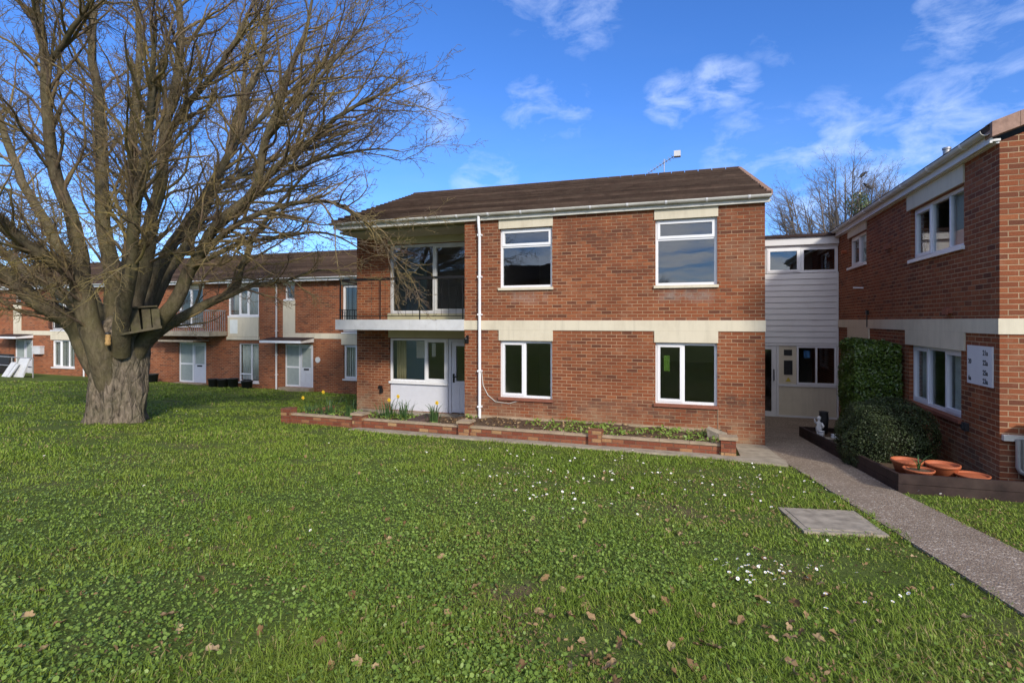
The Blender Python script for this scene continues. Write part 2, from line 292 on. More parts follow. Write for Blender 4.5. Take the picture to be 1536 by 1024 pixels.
# ------------------------------------------------------------------ mesh building
def world_of(o):
    v = Vector((0, 0, 0))
    while o is not None: v += o.location; o = o.parent
    return v
class Fr:                                   # a wall plane: u along, d outwards, z up
    def __init__(s, O, U, N): s.O, s.U, s.N = Vector(O), Vector(U), Vector(N); s.flip = s.U.cross(s.N).z < 0
    def p(s, u, d, z): return s.O+s.U*u+s.N*d+Vector((0, 0, z))
class MB:
    def __init__(s): s.v = []; s.f = []; s.mi = []; s.uv = []; s.sm = []
    def face(s, pts, m=0, uv=None, smooth=False):
        b = len(s.v); s.v += [tuple(p) for p in pts]; s.f.append(tuple(range(b, b+len(pts)))); s.mi.append(m); s.uv.append(uv); s.sm.append(smooth)
    def hexa(s, c, m=0, skip=()):           # c: 8 corners, bottom ring then top ring (counter-clockwise from above)
        F = {'b': (3, 2, 1, 0), 't': (4, 5, 6, 7), '0': (0, 1, 5, 4), '1': (1, 2, 6, 5), '2': (2, 3, 7, 6), '3': (3, 0, 4, 7)}
        for k, q in F.items():
            if k not in skip: s.face([c[i] for i in q], m)
    def box(s, x0, y0, z0, x1, y1, z1, m=0):
        x0, x1 = sorted((x0, x1)); y0, y1 = sorted((y0, y1)); z0, z1 = sorted((z0, z1))
        s.hexa([(x0, y0, z0), (x1, y0, z0), (x1, y1, z0), (x0, y1, z0), (x0, y0, z1), (x1, y0, z1), (x1, y1, z1), (x0, y1, z1)], m)
    def fbox(s, F, u0, u1, d0, d1, z0, z1, m=0):
        a, b, c, d = [F.p(u0, d1, z0), F.p(u1, d1, z0), F.p(u1, d0, z0), F.p(u0, d0, z0)]
        e = [F.p(u0, d1, z1), F.p(u1, d1, z1), F.p(u1, d0, z1), F.p(u0, d0, z1)]
        lo = [a, b, c, d]
        if (b-a).cross(d-a).z < 0: lo = lo[::-1]; e = e[::-1]
        s.hexa(lo+e, m)
    def tube(s, pts, rad, n=8, m=0, caps=True):
        pts = [Vector(p) for p in pts]; k = len(pts)
        if not hasattr(rad, '__len__'): rad = [rad]*k
        rings = []; ref = None
        for i, p in enumerate(pts):
            t = (pts[min(i+1, k-1)]-pts[max(i-1, 0)]).normalized()
            if ref is None: ref = Vector((0, 0, 1)) if abs(t.z) < 0.9 else Vector((1, 0, 0))
            a = t.cross(ref)
            a = a.normalized() if a.length > 1e-4 else t.orthogonal().normalized()
            b = a.cross(t); ref = b
            rings.append([p+(a*math.cos(2*math.pi*j/n)+b*math.sin(2*math.pi*j/n))*rad[i] for j in range(n)])
        base = len(s.v)
        for r in rings: s.v += [tuple(q) for q in r]
        for i in range(k-1):
            for j in range(n):
                j2 = (j+1) % n
                s.f.append((base+i*n+j2, base+i*n+j, base+(i+1)*n+j, base+(i+1)*n+j2)); s.mi.append(m); s.uv.append(None); s.sm.append(n > 5)
        if caps:
            s.face(rings[0], m); s.face(rings[-1][::-1], m)
    def lathe(s, c, prof, n=24, m=0, sq=1.0):
        c = Vector(c); base = len(s.v)
        for r, z in prof:
            for j in range(n):
                a = 2*math.pi*j/n; s.v.append((c.x+r*math.cos(a), c.y+r*math.sin(a)*sq, c.z+z))
        for i in range(len(prof)-1):
            for j in range(n):
                j2 = (j+1) % n
                s.f.append((base+i*n+j, base+i*n+j2, base+(i+1)*n+j2, base+(i+1)*n+j)); s.mi.append(m); s.uv.append(None); s.sm.append(True)
    def ball(s, c, r, n=12, m=0, sc=(1, 1, 1)):
        s_prof = [(max(1e-4, math.sin(math.pi*i/8))*r, -math.cos(math.pi*i/8)*r*sc[2]) for i in range(9)]
        s.lathe(c, [(p[0]*sc[0], p[1]) for p in s_prof], n, m, sc[1]/sc[0])
    def prism(s, poly, z0, z1, m=0):        # poly: list of (x, y); z0/z1 numbers or functions
        f0 = z0 if callable(z0) else (lambda x, y: z0); f1 = z1 if callable(z1) else (lambda x, y: z1)
        a = sum(poly[i][0]*poly[(i+1) % len(poly)][1]-poly[(i+1) % len(poly)][0]*poly[i][1] for i in range(len(poly)))
        if a < 0: poly = poly[::-1]
        lo = [(x, y, f0(x, y)) for x, y in poly]; hi = [(x, y, f1(x, y)) for x, y in poly]
        s.face(hi, m); s.face(lo[::-1], m)
        for i in range(len(poly)):
            j = (i+1) % len(poly); s.face([lo[i], lo[j], hi[j], hi[i]], m)
    def wall(s, F, u0, u1, z0, z1, ops=(), th=0.28, mo=0, mi=1):
        us = sorted({u0, u1, *[o[0] for o in ops], *[o[1] for o in ops]}); zs = sorted({z0, z1, *[o[2] for o in ops], *[o[3] for o in ops]})
        us = [u for u in us if u0 <= u <= u1]; zs = [z for z in zs if z0 <= z <= z1]
        def q(pts, m, n):
            e = (pts[1]-pts[0]).cross(pts[2]-pts[0])
            s.face(pts if e.dot(n) > 0 else pts[::-1], m)
        for a, b in zip(us, us[1:]):
            for c, d in zip(zs, zs[1:]):
                mu, mz = (a+b)/2, (c+d)/2
                if any(o[0] < mu < o[1] and o[2] < mz < o[3] for o in ops): continue
                q([F.p(a, 0, c), F.p(b, 0, c), F.p(b, 0, d), F.p(a, 0, d)], mo, F.N)
                q([F.p(a, -th, c), F.p(b, -th, c), F.p(b, -th, d), F.p(a, -th, d)], mi, -F.N)
        Z = Vector((0, 0, 1))
        for a, b, c, d in ops:
            q([F.p(a, 0, c), F.p(b, 0, c), F.p(b, -th, c), F.p(a, -th, c)], mo, Z)
            q([F.p(a, 0, d), F.p(b, 0, d), F.p(b, -th, d), F.p(a, -th, d)], mo, -Z)
            q([F.p(a, 0, c), F.p(a, 0, d), F.p(a, -th, d), F.p(a, -th, c)], mo, F.U)
            q([F.p(b, 0, c), F.p(b, 0, d), F.p(b, -th, d), F.p(b, -th, c)], mo, -F.U)
        q([F.p(u0, 0, z0), F.p(u0, 0, z1), F.p(u0, -th, z1), F.p(u0, -th, z0)], mo, -F.U)
        q([F.p(u1, 0, z0), F.p(u1, 0, z1), F.p(u1, -th, z1), F.p(u1, -th, z0)], mo, F.U)
        q([F.p(u0, 0, z1), F.p(u1, 0, z1), F.p(u1, -th, z1), F.p(u0, -th, z1)], mi, Z)
    def roof(s, A, B, C, D, n, m=0, lift=0.08):     # A,B eave; C,D ridge above B,A
        A, B, C, D = map(Vector, (A, B, C, D)); nn = (B-A).cross(D-A).normalized()
        if nn.z < 0: nn = -nn
        ux = (B-A).normalized()
        for i in range(n):
            p0, p1 = A.lerp(D, i/n), B.lerp(C, i/n); p3, p2 = A.lerp(D, (i+1)/n), B.lerp(C, (i+1)/n)
            segs = 40
            wob = [lift+0.010*mnoise.noise(Vector((j*0.7, i*1.3, 3))) for j in range(segs+1)]
            for j in range(segs):
                a, b = p0.lerp(p1, j/segs), p0.lerp(p1, (j+1)/segs); c, d = p3.lerp(p2, (j+1)/segs), p3.lerp(p2, j/segs)
                la, lb = a+nn*wob[j], b+nn*wob[j+1]
                uv = [((q-A).dot(ux), i+(0.1 if k < 2 else 0.9)) for k, q in enumerate((a, b, c, d))]
                s.face([la, lb, c+nn*0.006, d+nn*0.006], m, uv)
                s.face([a, b, lb, la], m, [uv[0], uv[1], uv[1], uv[0]])
        s.face([A, D, C, B], m)
    def build(s, name, mats, parent=None, loc=None):
        off = world_of(parent) if parent is not None else (Vector(loc) if loc is not None else Vector((0, 0, 0)))
        me = bpy.data.meshes.new(name)
        V = np.array(s.v, float)
        me.from_pydata((V-np.array(off)).tolist(), [], s.f)
        for m in (mats if isinstance(mats, (list, tuple)) else [mats]): me.materials.append(M[m])
        me.polygons.foreach_set('material_index', s.mi); me.polygons.foreach_set('use_smooth', s.sm)
        ul = me.uv_layers.new(name='UVMap'); data = np.zeros((len(me.loops), 2)); li = 0
        for f, uv in zip(s.f, s.uv):
            if uv is not None:
                for k in range(len(f)): data[li+k] = uv[k]
            else:
                P = V[list(f)]
                nrm = np.cross(P[1]-P[0], P[2]-P[0]); L = np.linalg.norm(nrm); nrm = nrm/L if L > 1e-12 else np.array([0, 0, 1.])
                if abs(nrm[2]) > 0.95: data[li:li+len(f)] = P[:, :2]
                else:
                    t = np.array([-nrm[1], nrm[0], 0]); t /= np.linalg.norm(t)
                    if t[0] < -0.7 or t[1] < -0.7: t = -t
                    b = np.cross(nrm, t); b = b if b[2] > 0 else -b
                    data[li:li+len(f), 0] = P@t; data[li:li+len(f), 1] = P@b
            li += len(f)
        ul.data.foreach_set('uv', data.ravel())
        me.validate(); me.update()
        o = bpy.data.objects.new(name, me); COL.objects.link(o)
        if parent is not None: o.parent = parent
        elif loc is not None: o.location = loc
        return o

def npmesh(name, V, F, mat, parent=None, var=None, loc=None, smooth=False, matidx=None):
    off = np.array(world_of(parent)) if parent is not None else (np.array(loc) if loc is not None else np.zeros(3))
    me = bpy.data.meshes.new(name); k = F.shape[1]
    me.vertices.add(len(V)); me.vertices.foreach_set('co', (V-off).astype(np.float32).ravel())
    me.loops.add(F.size); me.loops.foreach_set('vertex_index', F.astype(np.int32).ravel())
    me.polygons.add(len(F)); me.polygons.foreach_set('loop_start', np.arange(0, F.size, k, dtype=np.int32))
    try: me.polygons.foreach_set('loop_total', np.full(len(F), k, dtype=np.int32))
    except Exception: pass
    for m in (mat if isinstance(mat, (list, tuple)) else [mat]): me.materials.append(M[m])
    if smooth: me.polygons.foreach_set('use_smooth', np.ones(len(F), bool))
    if matidx is not None: me.polygons.foreach_set('material_index', matidx.astype(np.int32))
    if var is not None:
        a = me.attributes.new('var', 'FLOAT', 'POINT'); a.data.foreach_set('value', var.astype(np.float32))
    me.update(calc_edges=True)
    o = bpy.data.objects.new(name, me); COL.objects.link(o)
    if parent is not None: o.parent = parent
    elif loc is not None: o.location = loc
    return o

def tag(o, label=None, cat=None, group=None, kind=None):
    if label: o['label'] = label
    if cat: o['category'] = cat
    if group: o['group'] = group
    if kind: o['kind'] = kind
    return o
def thing(name, label, cat, loc=(0, 0, 0), group=None):
    o = bpy.data.objects.new(name, None); COL.objects.link(o); o.location = loc; o.empty_display_size = 0.2
    return tag(o, label, cat, group)
KIDS = {}
def copy_tree(o, parent=None):
    c = o.copy(); COL.objects.link(c); c.parent = parent
    for ch in list(o.children): copy_tree(ch, c)
    return c

# ------------------------------------------------------------------ windows, curtains
def window(F, parent, u0, u1, z0, z1, lights, inset=0.07, fw=0.055, sill='sill', name='window', mat='white', sillproj=0.05, tilt_open=None):
    """lights: (a, b, c, d, opener) in fractions of width and height."""
    mb = MB(); dep = 0.07; d1, d0 = -inset, -inset-dep
    W, H = u1-u0, z1-z0
    mb.fbox(F, u0, u1, d0, d1, z0, z0+fw); mb.fbox(F, u0, u1, d0, d1, z1-fw, z1)
    mb.fbox(F, u0, u0+fw, d0, d1, z0+fw, z1-fw); mb.fbox(F, u1-fw, u1, d0, d1, z0+fw, z1-fw)
    pm = []
    for a, b, c, d, op in lights:
        x0, x1, y0, y1 = u0+a*W, u0+b*W, z0+c*H, z0+d*H
        h = fw*0.5
        x0 += fw if a <= 0 else h; x1 -= fw if b >= 1 else h; y0 += fw if c <= 0 else h; y1 -= fw if d >= 1 else h
        if a > 0: mb.fbox(F, x0-fw, x0, d0+0.002, d1-0.003, y0, y1)
        if c > 0: mb.fbox(F, x0-(0 if a <= 0 else fw), x1+(0 if b >= 1 else fw), d0+0.004, d1-0.005, y0-fw, y0)
        pd = (d0+d1)/2
        if op:
            s = 0.042; e1 = d1+0.014
            g = 0.004
            mb.fbox(F, x0-s*0.4, x1+s*0.4, d0+0.01, e1, y0-s*0.4, y0+s); mb.fbox(F, x0-s*0.4, x1+s*0.4, d0+0.01, e1, y1-s, y1+s*0.4)
            mb.fbox(F, x0-s*0.4, x0+s, d0+0.01, e1-0.001, y0+s, y1-s); mb.fbox(F, x1-s, x1+s*0.4, d0+0.01, e1-0.001, y0+s, y1-s)
            x0 += s; x1 -= s; y0 += s; y1 -= s
        pn = MB(); pn.fbox(F, x0-0.006, x1+0.006, pd-0.010, pd+0.010, y0-0.006, y1+0.006); pm.append(pn)
    w = mb.build(name, mat, parent)
    for pn in pm: pn.build('pane', 'glass', w)
    if sill:
        sb = MB(); sb.fbox(F, u0-0.03, u1+0.03, -inset-0.001, sillproj, z0-0.062, z0-0.003)
        sb.build('sill', sill, w)
    return w

def curtain(F, u0, u1, z0, z1, label, d=-0.30, mat='curtain', cat='curtain', folds=7, amp=0.025, slats=0, name='curtain', group=None):
    base = F.p((u0+u1)/2, d, z0)
    if slats:
        mb = MB(); w = (u1-u0)/slats
        for i in range(slats):
            a = u0+i*w
            c = [F.p(a, d, z0), F.p(a+w*0.86, d+0.03, z0), F.p(a+w*0.86, d+0.034, z0), F.p(a, d+0.004, z0)]
            mb.hexa(c+[q+Vector((0, 0, z1-z0)) for q in c])
        o = mb.build(name, mat, None, base)
    else:
        n = folds*8; V = []; Fa = []
        for i in range(n+1):
            t = i/n; u = u0+(u1-u0)*t; off = amp*math.sin(t*folds*2*math.pi)+amp*0.4*math.sin(t*folds*5+1)
            for zz in (z0, z1): V.append(F.p(u, d+off, zz))
        for i in range(n): Fa.append((2*i, 2*i+2, 2*i+3, 2*i+1))
        o = npmesh(name, np.array([tuple(v) for v in V]), np.array(Fa), mat, None, loc=tuple(base), smooth=True)
        sm = o.modifiers.new('thick', 'SOLIDIFY'); sm.thickness = 0.006
    return tag(o, label, cat, group)

def pipe_clips(mb, F, u, zs, d=0.06, m=0):
    for z in zs: mb.fbox(F, u-0.05, u+0.05, 0.0, d+0.045, z-0.02, z+0.02, m)

def gutter(parent, A, B, r=0.06, brackets=9, name='gutter', mat='gutter', out=Vector((0, -1, 0))):
    A, B = Vector(A), Vector(B); mb = MB(); n = 10; L = (B-A)
    def ring(p, rr): return [p+out*(rr*math.cos(math.pi+math.pi*j/n))*-1+Vector((0, 0, 1))*(-rr*math.sin(math.pi*j/n)) for j in range(n+1)]
    def half(a, b, ro, ri):
        R0, R1 = ring(a, ro), ring(b, ro); I0, I1 = ring(a, ri), ring(b, ri)
        for j in range(n):
            mb.face([R0[j], R0[j+1], R1[j+1], R1[j]], 0, smooth=True); mb.face([I0[j+1], I0[j], I1[j], I1[j+1]], 0, smooth=True)
        for q in (0, n): mb.face([R0[q], R1[q], I1[q], I0[q]])
        for X, Y in ((R0, I0), (R1, I1)):
            for j in range(n): mb.face([X[j], X[j+1], Y[j+1], Y[j]])
    half(A, B, r, r-0.006)
    g = mb.build(name, mat, parent)
    for i in range(brackets):
        mb = MB(); t = (i+0.5)/brackets; p = A+L*t; e = L.normalized()*0.022
        half(p-e, p+e, r+0.009, r+0.001); mb.build('gutter_bracket', 'white', g)
    return g

# ================================================================== SETTING
def build_ground():
    xs = np.unique(np.concatenate([np.linspace(-300, -50, 14), np.arange(-50, -12, 1.0), np.arange(-12, 6, 0.25), np.arange(6, 40, 2.0), np.linspace(40, 300, 14)]))
    ys = np.unique(np.concatenate([np.linspace(-300, -20, 14), np.arange(-20, 0, 1.0), np.arange(0, 21, 0.25), np.arange(21, 50, 2), np.linspace(50, 400, 14)]))
    X, Y = np.meshgrid(xs, ys); Z = ground_z(X, Y)
    V = np.stack([X.ravel(), Y.ravel(), Z.ravel()], 1); nx, ny = len(xs), len(ys)
    i = np.arange(nx-1)[None, :]+np.arange(ny-1)[:, None]*nx
    Fc = np.stack([i, i+1, i+1+nx, i+nx], -1).reshape(-1, 4)
    o = npmesh('lawn_ground', V, Fc, 'lawn', smooth=True); tag(o, kind='structure')
build_ground()

def path_l(y): return 1.46+0.111*(9.7-y) if y < 9.7 else max(1.33, 1.46-0.16*(y-9.7))
def path_r(y): return 2.49+0.104*(8.43-y) if y < 8.43 else 2.49-0.036*(y-8.43) if y < 14.2 else 3.82
mb = MB(); ys = [-20+0.4*i for i in range(int(38/0.4)+1)]
for a, b in zip(ys, ys[1:]):
    if a >= 17.7: break
    b = min(b, 17.74)
    for k in range(4):
        def pp(y, f):
            x = path_l(y)+(path_r(y)-path_l(y))*f; return (x, y, gz(x, y)+0.022)
        mb.face([pp(a, k/4), pp(a, (k+1)/4), pp(b, (k+1)/4), pp(b, k/4)], 0, smooth=True)
    for f, sgn in ((0, 1), (1, -1)):
        p, q = pp(a, f), pp(b, f); r0, r1 = (p[0], p[1], p[2]-0.1), (q[0], q[1], q[2]-0.1)
        mb.face([p, q, r1, r0] if sgn > 0 else [q, p, r0, r1])
tag(mb.build('footpath', 'path'), kind='structure')

mb = MB()
mb.prism([(-7.2, 10.02), (0.2, 9.98), (1.40, 9.78), (1.42, 10.2), (1.34, 10.9), (1.31, 12.06), (0.72, 12.06), (0.72, 10.36), (-7.2, 10.36)][::-1], lambda x, y: gz(x, y)-0.1, lambda x, y: gz(x, y)+0.035)
tag(mb.build('pavement_strip', 'concrete'), kind='structure')

def inside(poly, X, Y):
    r = np.zeros(X.shape, bool); n = len(poly)
    for i in range(n):
        x0, y0 = poly[i]; x1, y1 = poly[(i+1) % n]
        c = ((y0 > Y) != (y1 > Y)) & (X < (x1-x0)*(Y-y0)/(y1-y0+1e-12)+x0)
        r ^= c
    return r
SLAB = [(0.86, 6.76), (1.66, 6.98), (1.74, 6.08), (0.98, 5.88)]
sl = MB(); sl.prism(SLAB, lambda x, y: gz(x, y)-0.06, lambda x, y: gz(x, y)+0.028)
sl2 = [(0.93, 6.70), (1.60, 6.88), (1.66, 6.15), (1.03, 5.98)]
so = thing('inspection_slab', 'weathered grey concrete slab set in the lawn beside the path', 'concrete slab', (1.3, 6.4, gz(1.3, 6.4)))
sl.build('slab', 'concrete', so)
l2 = MB(); l2.prism(sl2, lambda x, y: gz(x, y)+0.02, lambda x, y: gz(x, y)+0.033); l2.build('cover_plate', 'slabtop', so)

# ================================================================== MAIN BUILDING
YF = 12.07
FM = Fr((0, YF, 0), (1, 0, 0), (0, -1, 0))
FR = Fr((0, 13.45, 0), (1, 0, 0), (0, -1, 0))
main = thing('apartment_building', 'two storey red brick flats with a recessed balcony and cream floor band', 'building', (-4, 14, 0))
X0, X1 = -5.35, 1.30
W1 = (-4.44, -3.16, 3.33, 4.72); W2 = (-0.86, 0.39, 3.31, 4.73); G1 = (-4.44, -3.16, 0.74, 2.08); G2 = (-0.86, 0.39, 0.77, 2.08)
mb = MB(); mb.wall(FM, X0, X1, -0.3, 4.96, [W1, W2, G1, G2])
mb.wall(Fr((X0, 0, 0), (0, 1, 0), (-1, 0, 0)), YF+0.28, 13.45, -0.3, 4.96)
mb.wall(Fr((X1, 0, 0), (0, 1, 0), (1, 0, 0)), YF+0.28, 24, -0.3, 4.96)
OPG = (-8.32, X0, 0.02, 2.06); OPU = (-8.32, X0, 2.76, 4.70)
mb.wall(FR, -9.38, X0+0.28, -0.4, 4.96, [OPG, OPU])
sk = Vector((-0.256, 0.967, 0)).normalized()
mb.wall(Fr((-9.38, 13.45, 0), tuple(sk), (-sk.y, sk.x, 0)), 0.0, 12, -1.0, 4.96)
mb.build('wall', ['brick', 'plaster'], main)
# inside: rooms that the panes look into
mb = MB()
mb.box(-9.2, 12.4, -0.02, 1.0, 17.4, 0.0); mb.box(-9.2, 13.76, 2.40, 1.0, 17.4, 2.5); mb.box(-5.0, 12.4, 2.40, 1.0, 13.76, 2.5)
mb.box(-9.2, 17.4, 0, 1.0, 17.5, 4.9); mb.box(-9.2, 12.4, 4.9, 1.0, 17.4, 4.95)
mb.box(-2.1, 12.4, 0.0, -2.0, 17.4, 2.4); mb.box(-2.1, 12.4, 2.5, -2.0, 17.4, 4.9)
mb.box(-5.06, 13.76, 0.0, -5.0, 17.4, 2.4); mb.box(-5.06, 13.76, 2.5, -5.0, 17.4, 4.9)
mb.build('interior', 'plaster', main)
# concrete band and lintel blocks
mb = MB()
mb.fbox(FM, X0-0.0, X1+0.015, 0, 0.022, 2.33, 2.56)
for a, b in ((-4.46, -3.14), (-0.88, 0.41)): mb.fbox(FM, a, b, 0, 0.026, 2.085, 2.328)
mb.build('floor_band', 'cream', main)
for a, b in ((-4.46, -3.14), (-0.88, 0.41)):
    mb = MB(); mb.fbox(FM, a, b, 0, 0.026, 4.725, 4.945); mb.build('lintel', 'cream', main)
mb = MB(); mb.fbox(FM, X0+0.02, 0.44, 0.0, 0.018, -0.05, 0.285); mb.build('plinth', 'cope', main)
for q in ((-8.32, X0, -0.06, 0.02, 2.07, 2.33), (-8.34, X0, -0.05, 0.02, 4.705, 4.95)):
    mb = MB(); mb.fbox(FR, *q); mb.build('balcony_lintel', 'soffit', main)
mb = MB(); mb.fbox(FR, -8.34, X0, -0.06, 0.03, 2.585, 2.75); mb.build('threshold', 'soffit', main)
window(FM, main, *W1, [(0, 1, 0.70, 1, True), (0, 1, 0, 0.70, False)], sill='cream')
window(FM, main, *W2, [(0, 1, 0.70, 1, True), (0, 1, 0, 0.70, False)], sill='cream')
w = window(FM, main, *G1, [(0, 0.47, 0, 1, True), (0.47, 1, 0, 1, False)])
w = window(FM, main, *G2, [(0, 0.46, 0, 1, True), (0.46, 1, 0, 1, False)])
st = MB(); st.fbox(FM, -0.69, -0.57, -0.135, -0.132, 1.46, 1.80); st.build('sticker', 'lime', w)
# ground floor of the recess: window over a panel, and a door
w = window(FR, main, -8.30, -6.50, 0.84, 2.05, [(0, 0.62, 0, 1, False), (0.62, 1, 0, 1, True)], sill='white', sillproj=0.0)
st = MB(); st.fbox(FR, -7.50, -7.23, -0.137, -0.134, 1.5, 1.97); st.fbox(FR, -7.02, -6.90, -0.137, -0.134, 1.55, 1.92); st.build('notice', 'paper', w)
mb = MB(); mb.fbox(FR, -8.30, -6.50, -0.14, -0.075, 0.02, 0.775); mb.build('lower_panel', 'door', main)
dr = MB(); dr.fbox(FR, -6.47, -6.39, -0.15, -0.06, 0.02, 2.05); dr.fbox(FR, -5.44, -5.36, -0.15, -0.06, 0.02, 2.05); dr.fbox(FR, -6.39, -5.44, -0.15, -0.06, 1.98, 2.05)
dr.fbox(FR, -6.38, -6.25, -0.14, -0.07, 0.04, 1.975); dr.fbox(FR, -5.58, -5.45, -0.14, -0.07, 0.04, 1.975)
dr.fbox(FR, -6.25, -5.58, -0.14, -0.07, 0.04, 0.90); dr.fbox(FR, -6.25, -5.58, -0.14, -0.07, 1.86, 1.975)
for a, b, c, d in ((-6.16, -6.14, 0.15, 0.75), (-5.70, -5.68, 0.15, 0.75), (-6.14, -5.70, 0.15, 0.17), (-6.14, -5.70, 0.73, 0.75)): dr.fbox(FR, a, b, -0.07, -0.06, c, d)
d = dr.build('door', 'door', main)
p = MB(); p.fbox(FR, -6.25, -5.58, -0.115, -0.095, 0.90, 1.86); p.build('pane', 'glass', d)
h = MB(); h.fbox(FR, -6.34, -6.29, -0.07, -0.05, 0.86, 1.10); h.fbox(FR, -6.335, -6.20, -0.05, -0.03, 1.0, 1.03); h.build('handle', 'black', d)
# balcony glazing
window(FR, main, -8.30, X0-0.02, 2.76, 4.69, [(0, 0.47, 0, 1, False), (0.47, 1, 0, 1, True)], sill='white', sillproj=0.02, fw=0.075, mat='greywhite')
mb = MB(); SL = [(-9.06, YF-0.02), (X0, YF-0.02), (X0, 13.44), (-9.42, 13.44)]
mb.prism(SL, 2.32, 2.57); bal = mb.build('balcony_slab', 'soffit', main)
mb = MB()
for i in range(5):
    a = -9.06+i*0.742; mb.box(a+0.002, YF-0.045, 2.315, a+0.74, YF-0.021, 2.58)
mb.build('fascia_board', 'greywhite', bal)
mb = MB(); zr = 3.60
mb.box(-8.98, YF+0.01, zr-0.01, X0, YF+0.08, zr+0.055); mb.box(-8.98, YF+0.035, 2.66, X0, YF+0.055, 2.68)
for x in (-8.96, -7.75, -6.6, -5.42): mb.box(x-0.012, YF+0.033, 2.57, x+0.012, YF+0.057, zr)
for i in range(13): mb.tube([(-8.0+i*0.2, YF+0.045, 2.68), (-8.0+i*0.2, YF+0.045, zr)], 0.0045, 5)
mb.tube([(-8.98, YF+0.045, zr+0.02), (-9.36, 13.4, zr+0.02)], 0.022, 6); mb.tube([(-8.98, YF+0.045, 2.67), (-9.36, 13.4, 2.67)], 0.01, 6)
for i in range(3):
    q = Vector((-8.98, YF+0.045, 2.67)).lerp(Vector((-9.36, 13.4, 2.67)), (i+0.5)/3); mb.tube([q, q+Vector((0, 0, zr-2.67))], 0.0045, 5)
mb.build('railing', 'black', main)
# roof
EZ, RZ, EY, RY = 5.10, 7.84, 11.96, 20.5
A, B, C, D = Vector((-9.13, EY, EZ+0.02)), Vector((1.40, EY, EZ-0.02)), Vector((1.40, RY, RZ)), Vector((-11.45, RY, RZ+0.06))
mb = MB(); mb.roof(A, B, C, D, 19)
C2, D2 = Vector((1.40, 29.3, EZ)), Vector((-13.6, 29.3, EZ)); mb.roof(D2, C2, C, D, 30)
roof = mb.build('roof', 'tile', main)
mb = MB()
for i in range(28):
    a, b = D.lerp(C, i/28+0.001), D.lerp(C, (i+1)/28-0.001); up = Vector((0, 0, 0.01)); mb.tube([a+up, b+up], 0.10, 10)
mb.build('ridge_tile', 'tile', roof)
mb = MB()
for i in range(34):
    q = B.lerp(C, (i+0.5)/34); mb.box(q.x-0.05, q.y-0.09, q.z-0.03, q.x+0.035, q.y+0.09, q.z+0.075)
mb.build('verge', 'mortar', roof)
mb = MB(); mb.hexa([A+Vector((0.02, 0.04, -0.13)), Vector((X1+0.1, EY+0.04, EZ-0.13)), Vector((X1+0.1, YF, EZ-0.13)), Vector((-9.07, YF+0.0, EZ-0.13)),
        A+Vector((0.02, 0.04, -0.10)), Vector((X1+0.1, EY+0.04, EZ-0.10)), Vector((X1+0.1, YF, EZ-0.10)), Vector((-9.07, YF+0.0, EZ-0.10))])
mb.prism([(-9.07, YF+0.002), (X0-0.002, YF+0.002), (X0-0.002, 13.448), (-9.40, 13.448)], EZ-0.129, EZ-0.101)
mb.prism([(-9.40, 13.45), (-9.05, 13.45), (-11.0, 20.5), (-11.4, 20.5)], lambda x, y: EZ-0.13+(y-13.45)*0.0, EZ-0.08)
mb.build('soffit', 'soffit', main)
mb = MB(); mb.box(-9.08, EY+0.015, EZ-0.16, X1+0.08, EY+0.038, EZ+0.0); mb.build('fascia', 'gutter', main)
mb = MB(); mb.box(X0, YF-0.03, 4.945, X1+0.05, YF+0.0, 4.995); mb.build('eaves_trim', 'gutter', main)
gutter(main, (-9.13, EY-0.045, EZ+0.0), (1.40, EY-0.045, EZ-0.02), 0.062, 13)
dp = MB(); dp.tube([(-4.93, EY-0.035, EZ-0.04), (-4.93, EY-0.03, EZ-0.2), (-4.93, YF-0.075, 4.6), (-4.93, YF-0.065, 0.2)], 0.036, 12)
pipe_clips(dp, FM, -4.93, (4.6, 3.6, 2.7, 1.35, 0.5)); dp.build('drainpipe', 'white', main)
cb = MB(); cb.tube([FM.p(u, 0.015, z) for u, z in ((-4.90, 1.35), (-4.86, 1.0), (-4.74, 0.78), (-4.55, 0.63), (-4.2, 0.60), (-3.95, 0.68), (-3.84, 0.71))], 0.009, 6); cb.build('cable', 'gutter', main)
mb = MB(); mb.fbox(FM, 0.40, 0.412, 0.0, 0.014, 0.3, 0.70); mb.build('wall_cable', 'cope', main)

curtain(FR, -8.22, -7.92, 0.88, 2.02, 'cream curtain gathered behind the kitchen window by the brick pier', folds=4)
curtain(FR, -6.72, -6.56, 0.88, 2.02, 'narrow cream curtain behind the window beside the recessed door', folds=3)

lampo = thing('wall_lantern', 'small black lantern bracket on brick beside the recessed door', 'lamp', FM.p(-5.26, 0, 2.1))
mb = MB(); mb.fbox(FM, -5.29, -5.24, 0, 0.02, 2.0, 2.2); mb.build('back_plate', 'black', lampo)
mb = MB(); mb.tube([FM.p(-5.265, 0.02, 2.15), FM.p(-5.265, 0.08, 2.19), FM.p(-5.265, 0.12, 2.15)], 0.01, 6); mb.lathe(FM.p(-5.265, 0.12, 2.0), [(0.02, 0), (0.045, 0.1), (0.05, 0.11), (0.01, 0.16)], 8); mb.build('lantern', 'black', lampo)
mb = MB(); mb.fbox(FR, -8.62, -8.52, 0, 0.07, 0.62, 0.70); mb.fbox(FR, -8.56, -8.50, 0, 0.09, 0.50, 0.615)
tag(mb.build('wall_socket', 'black', None, FR.p(-8.56, 0, 0.6)), 'black outdoor socket box on the brick pier under the balcony', 'socket')

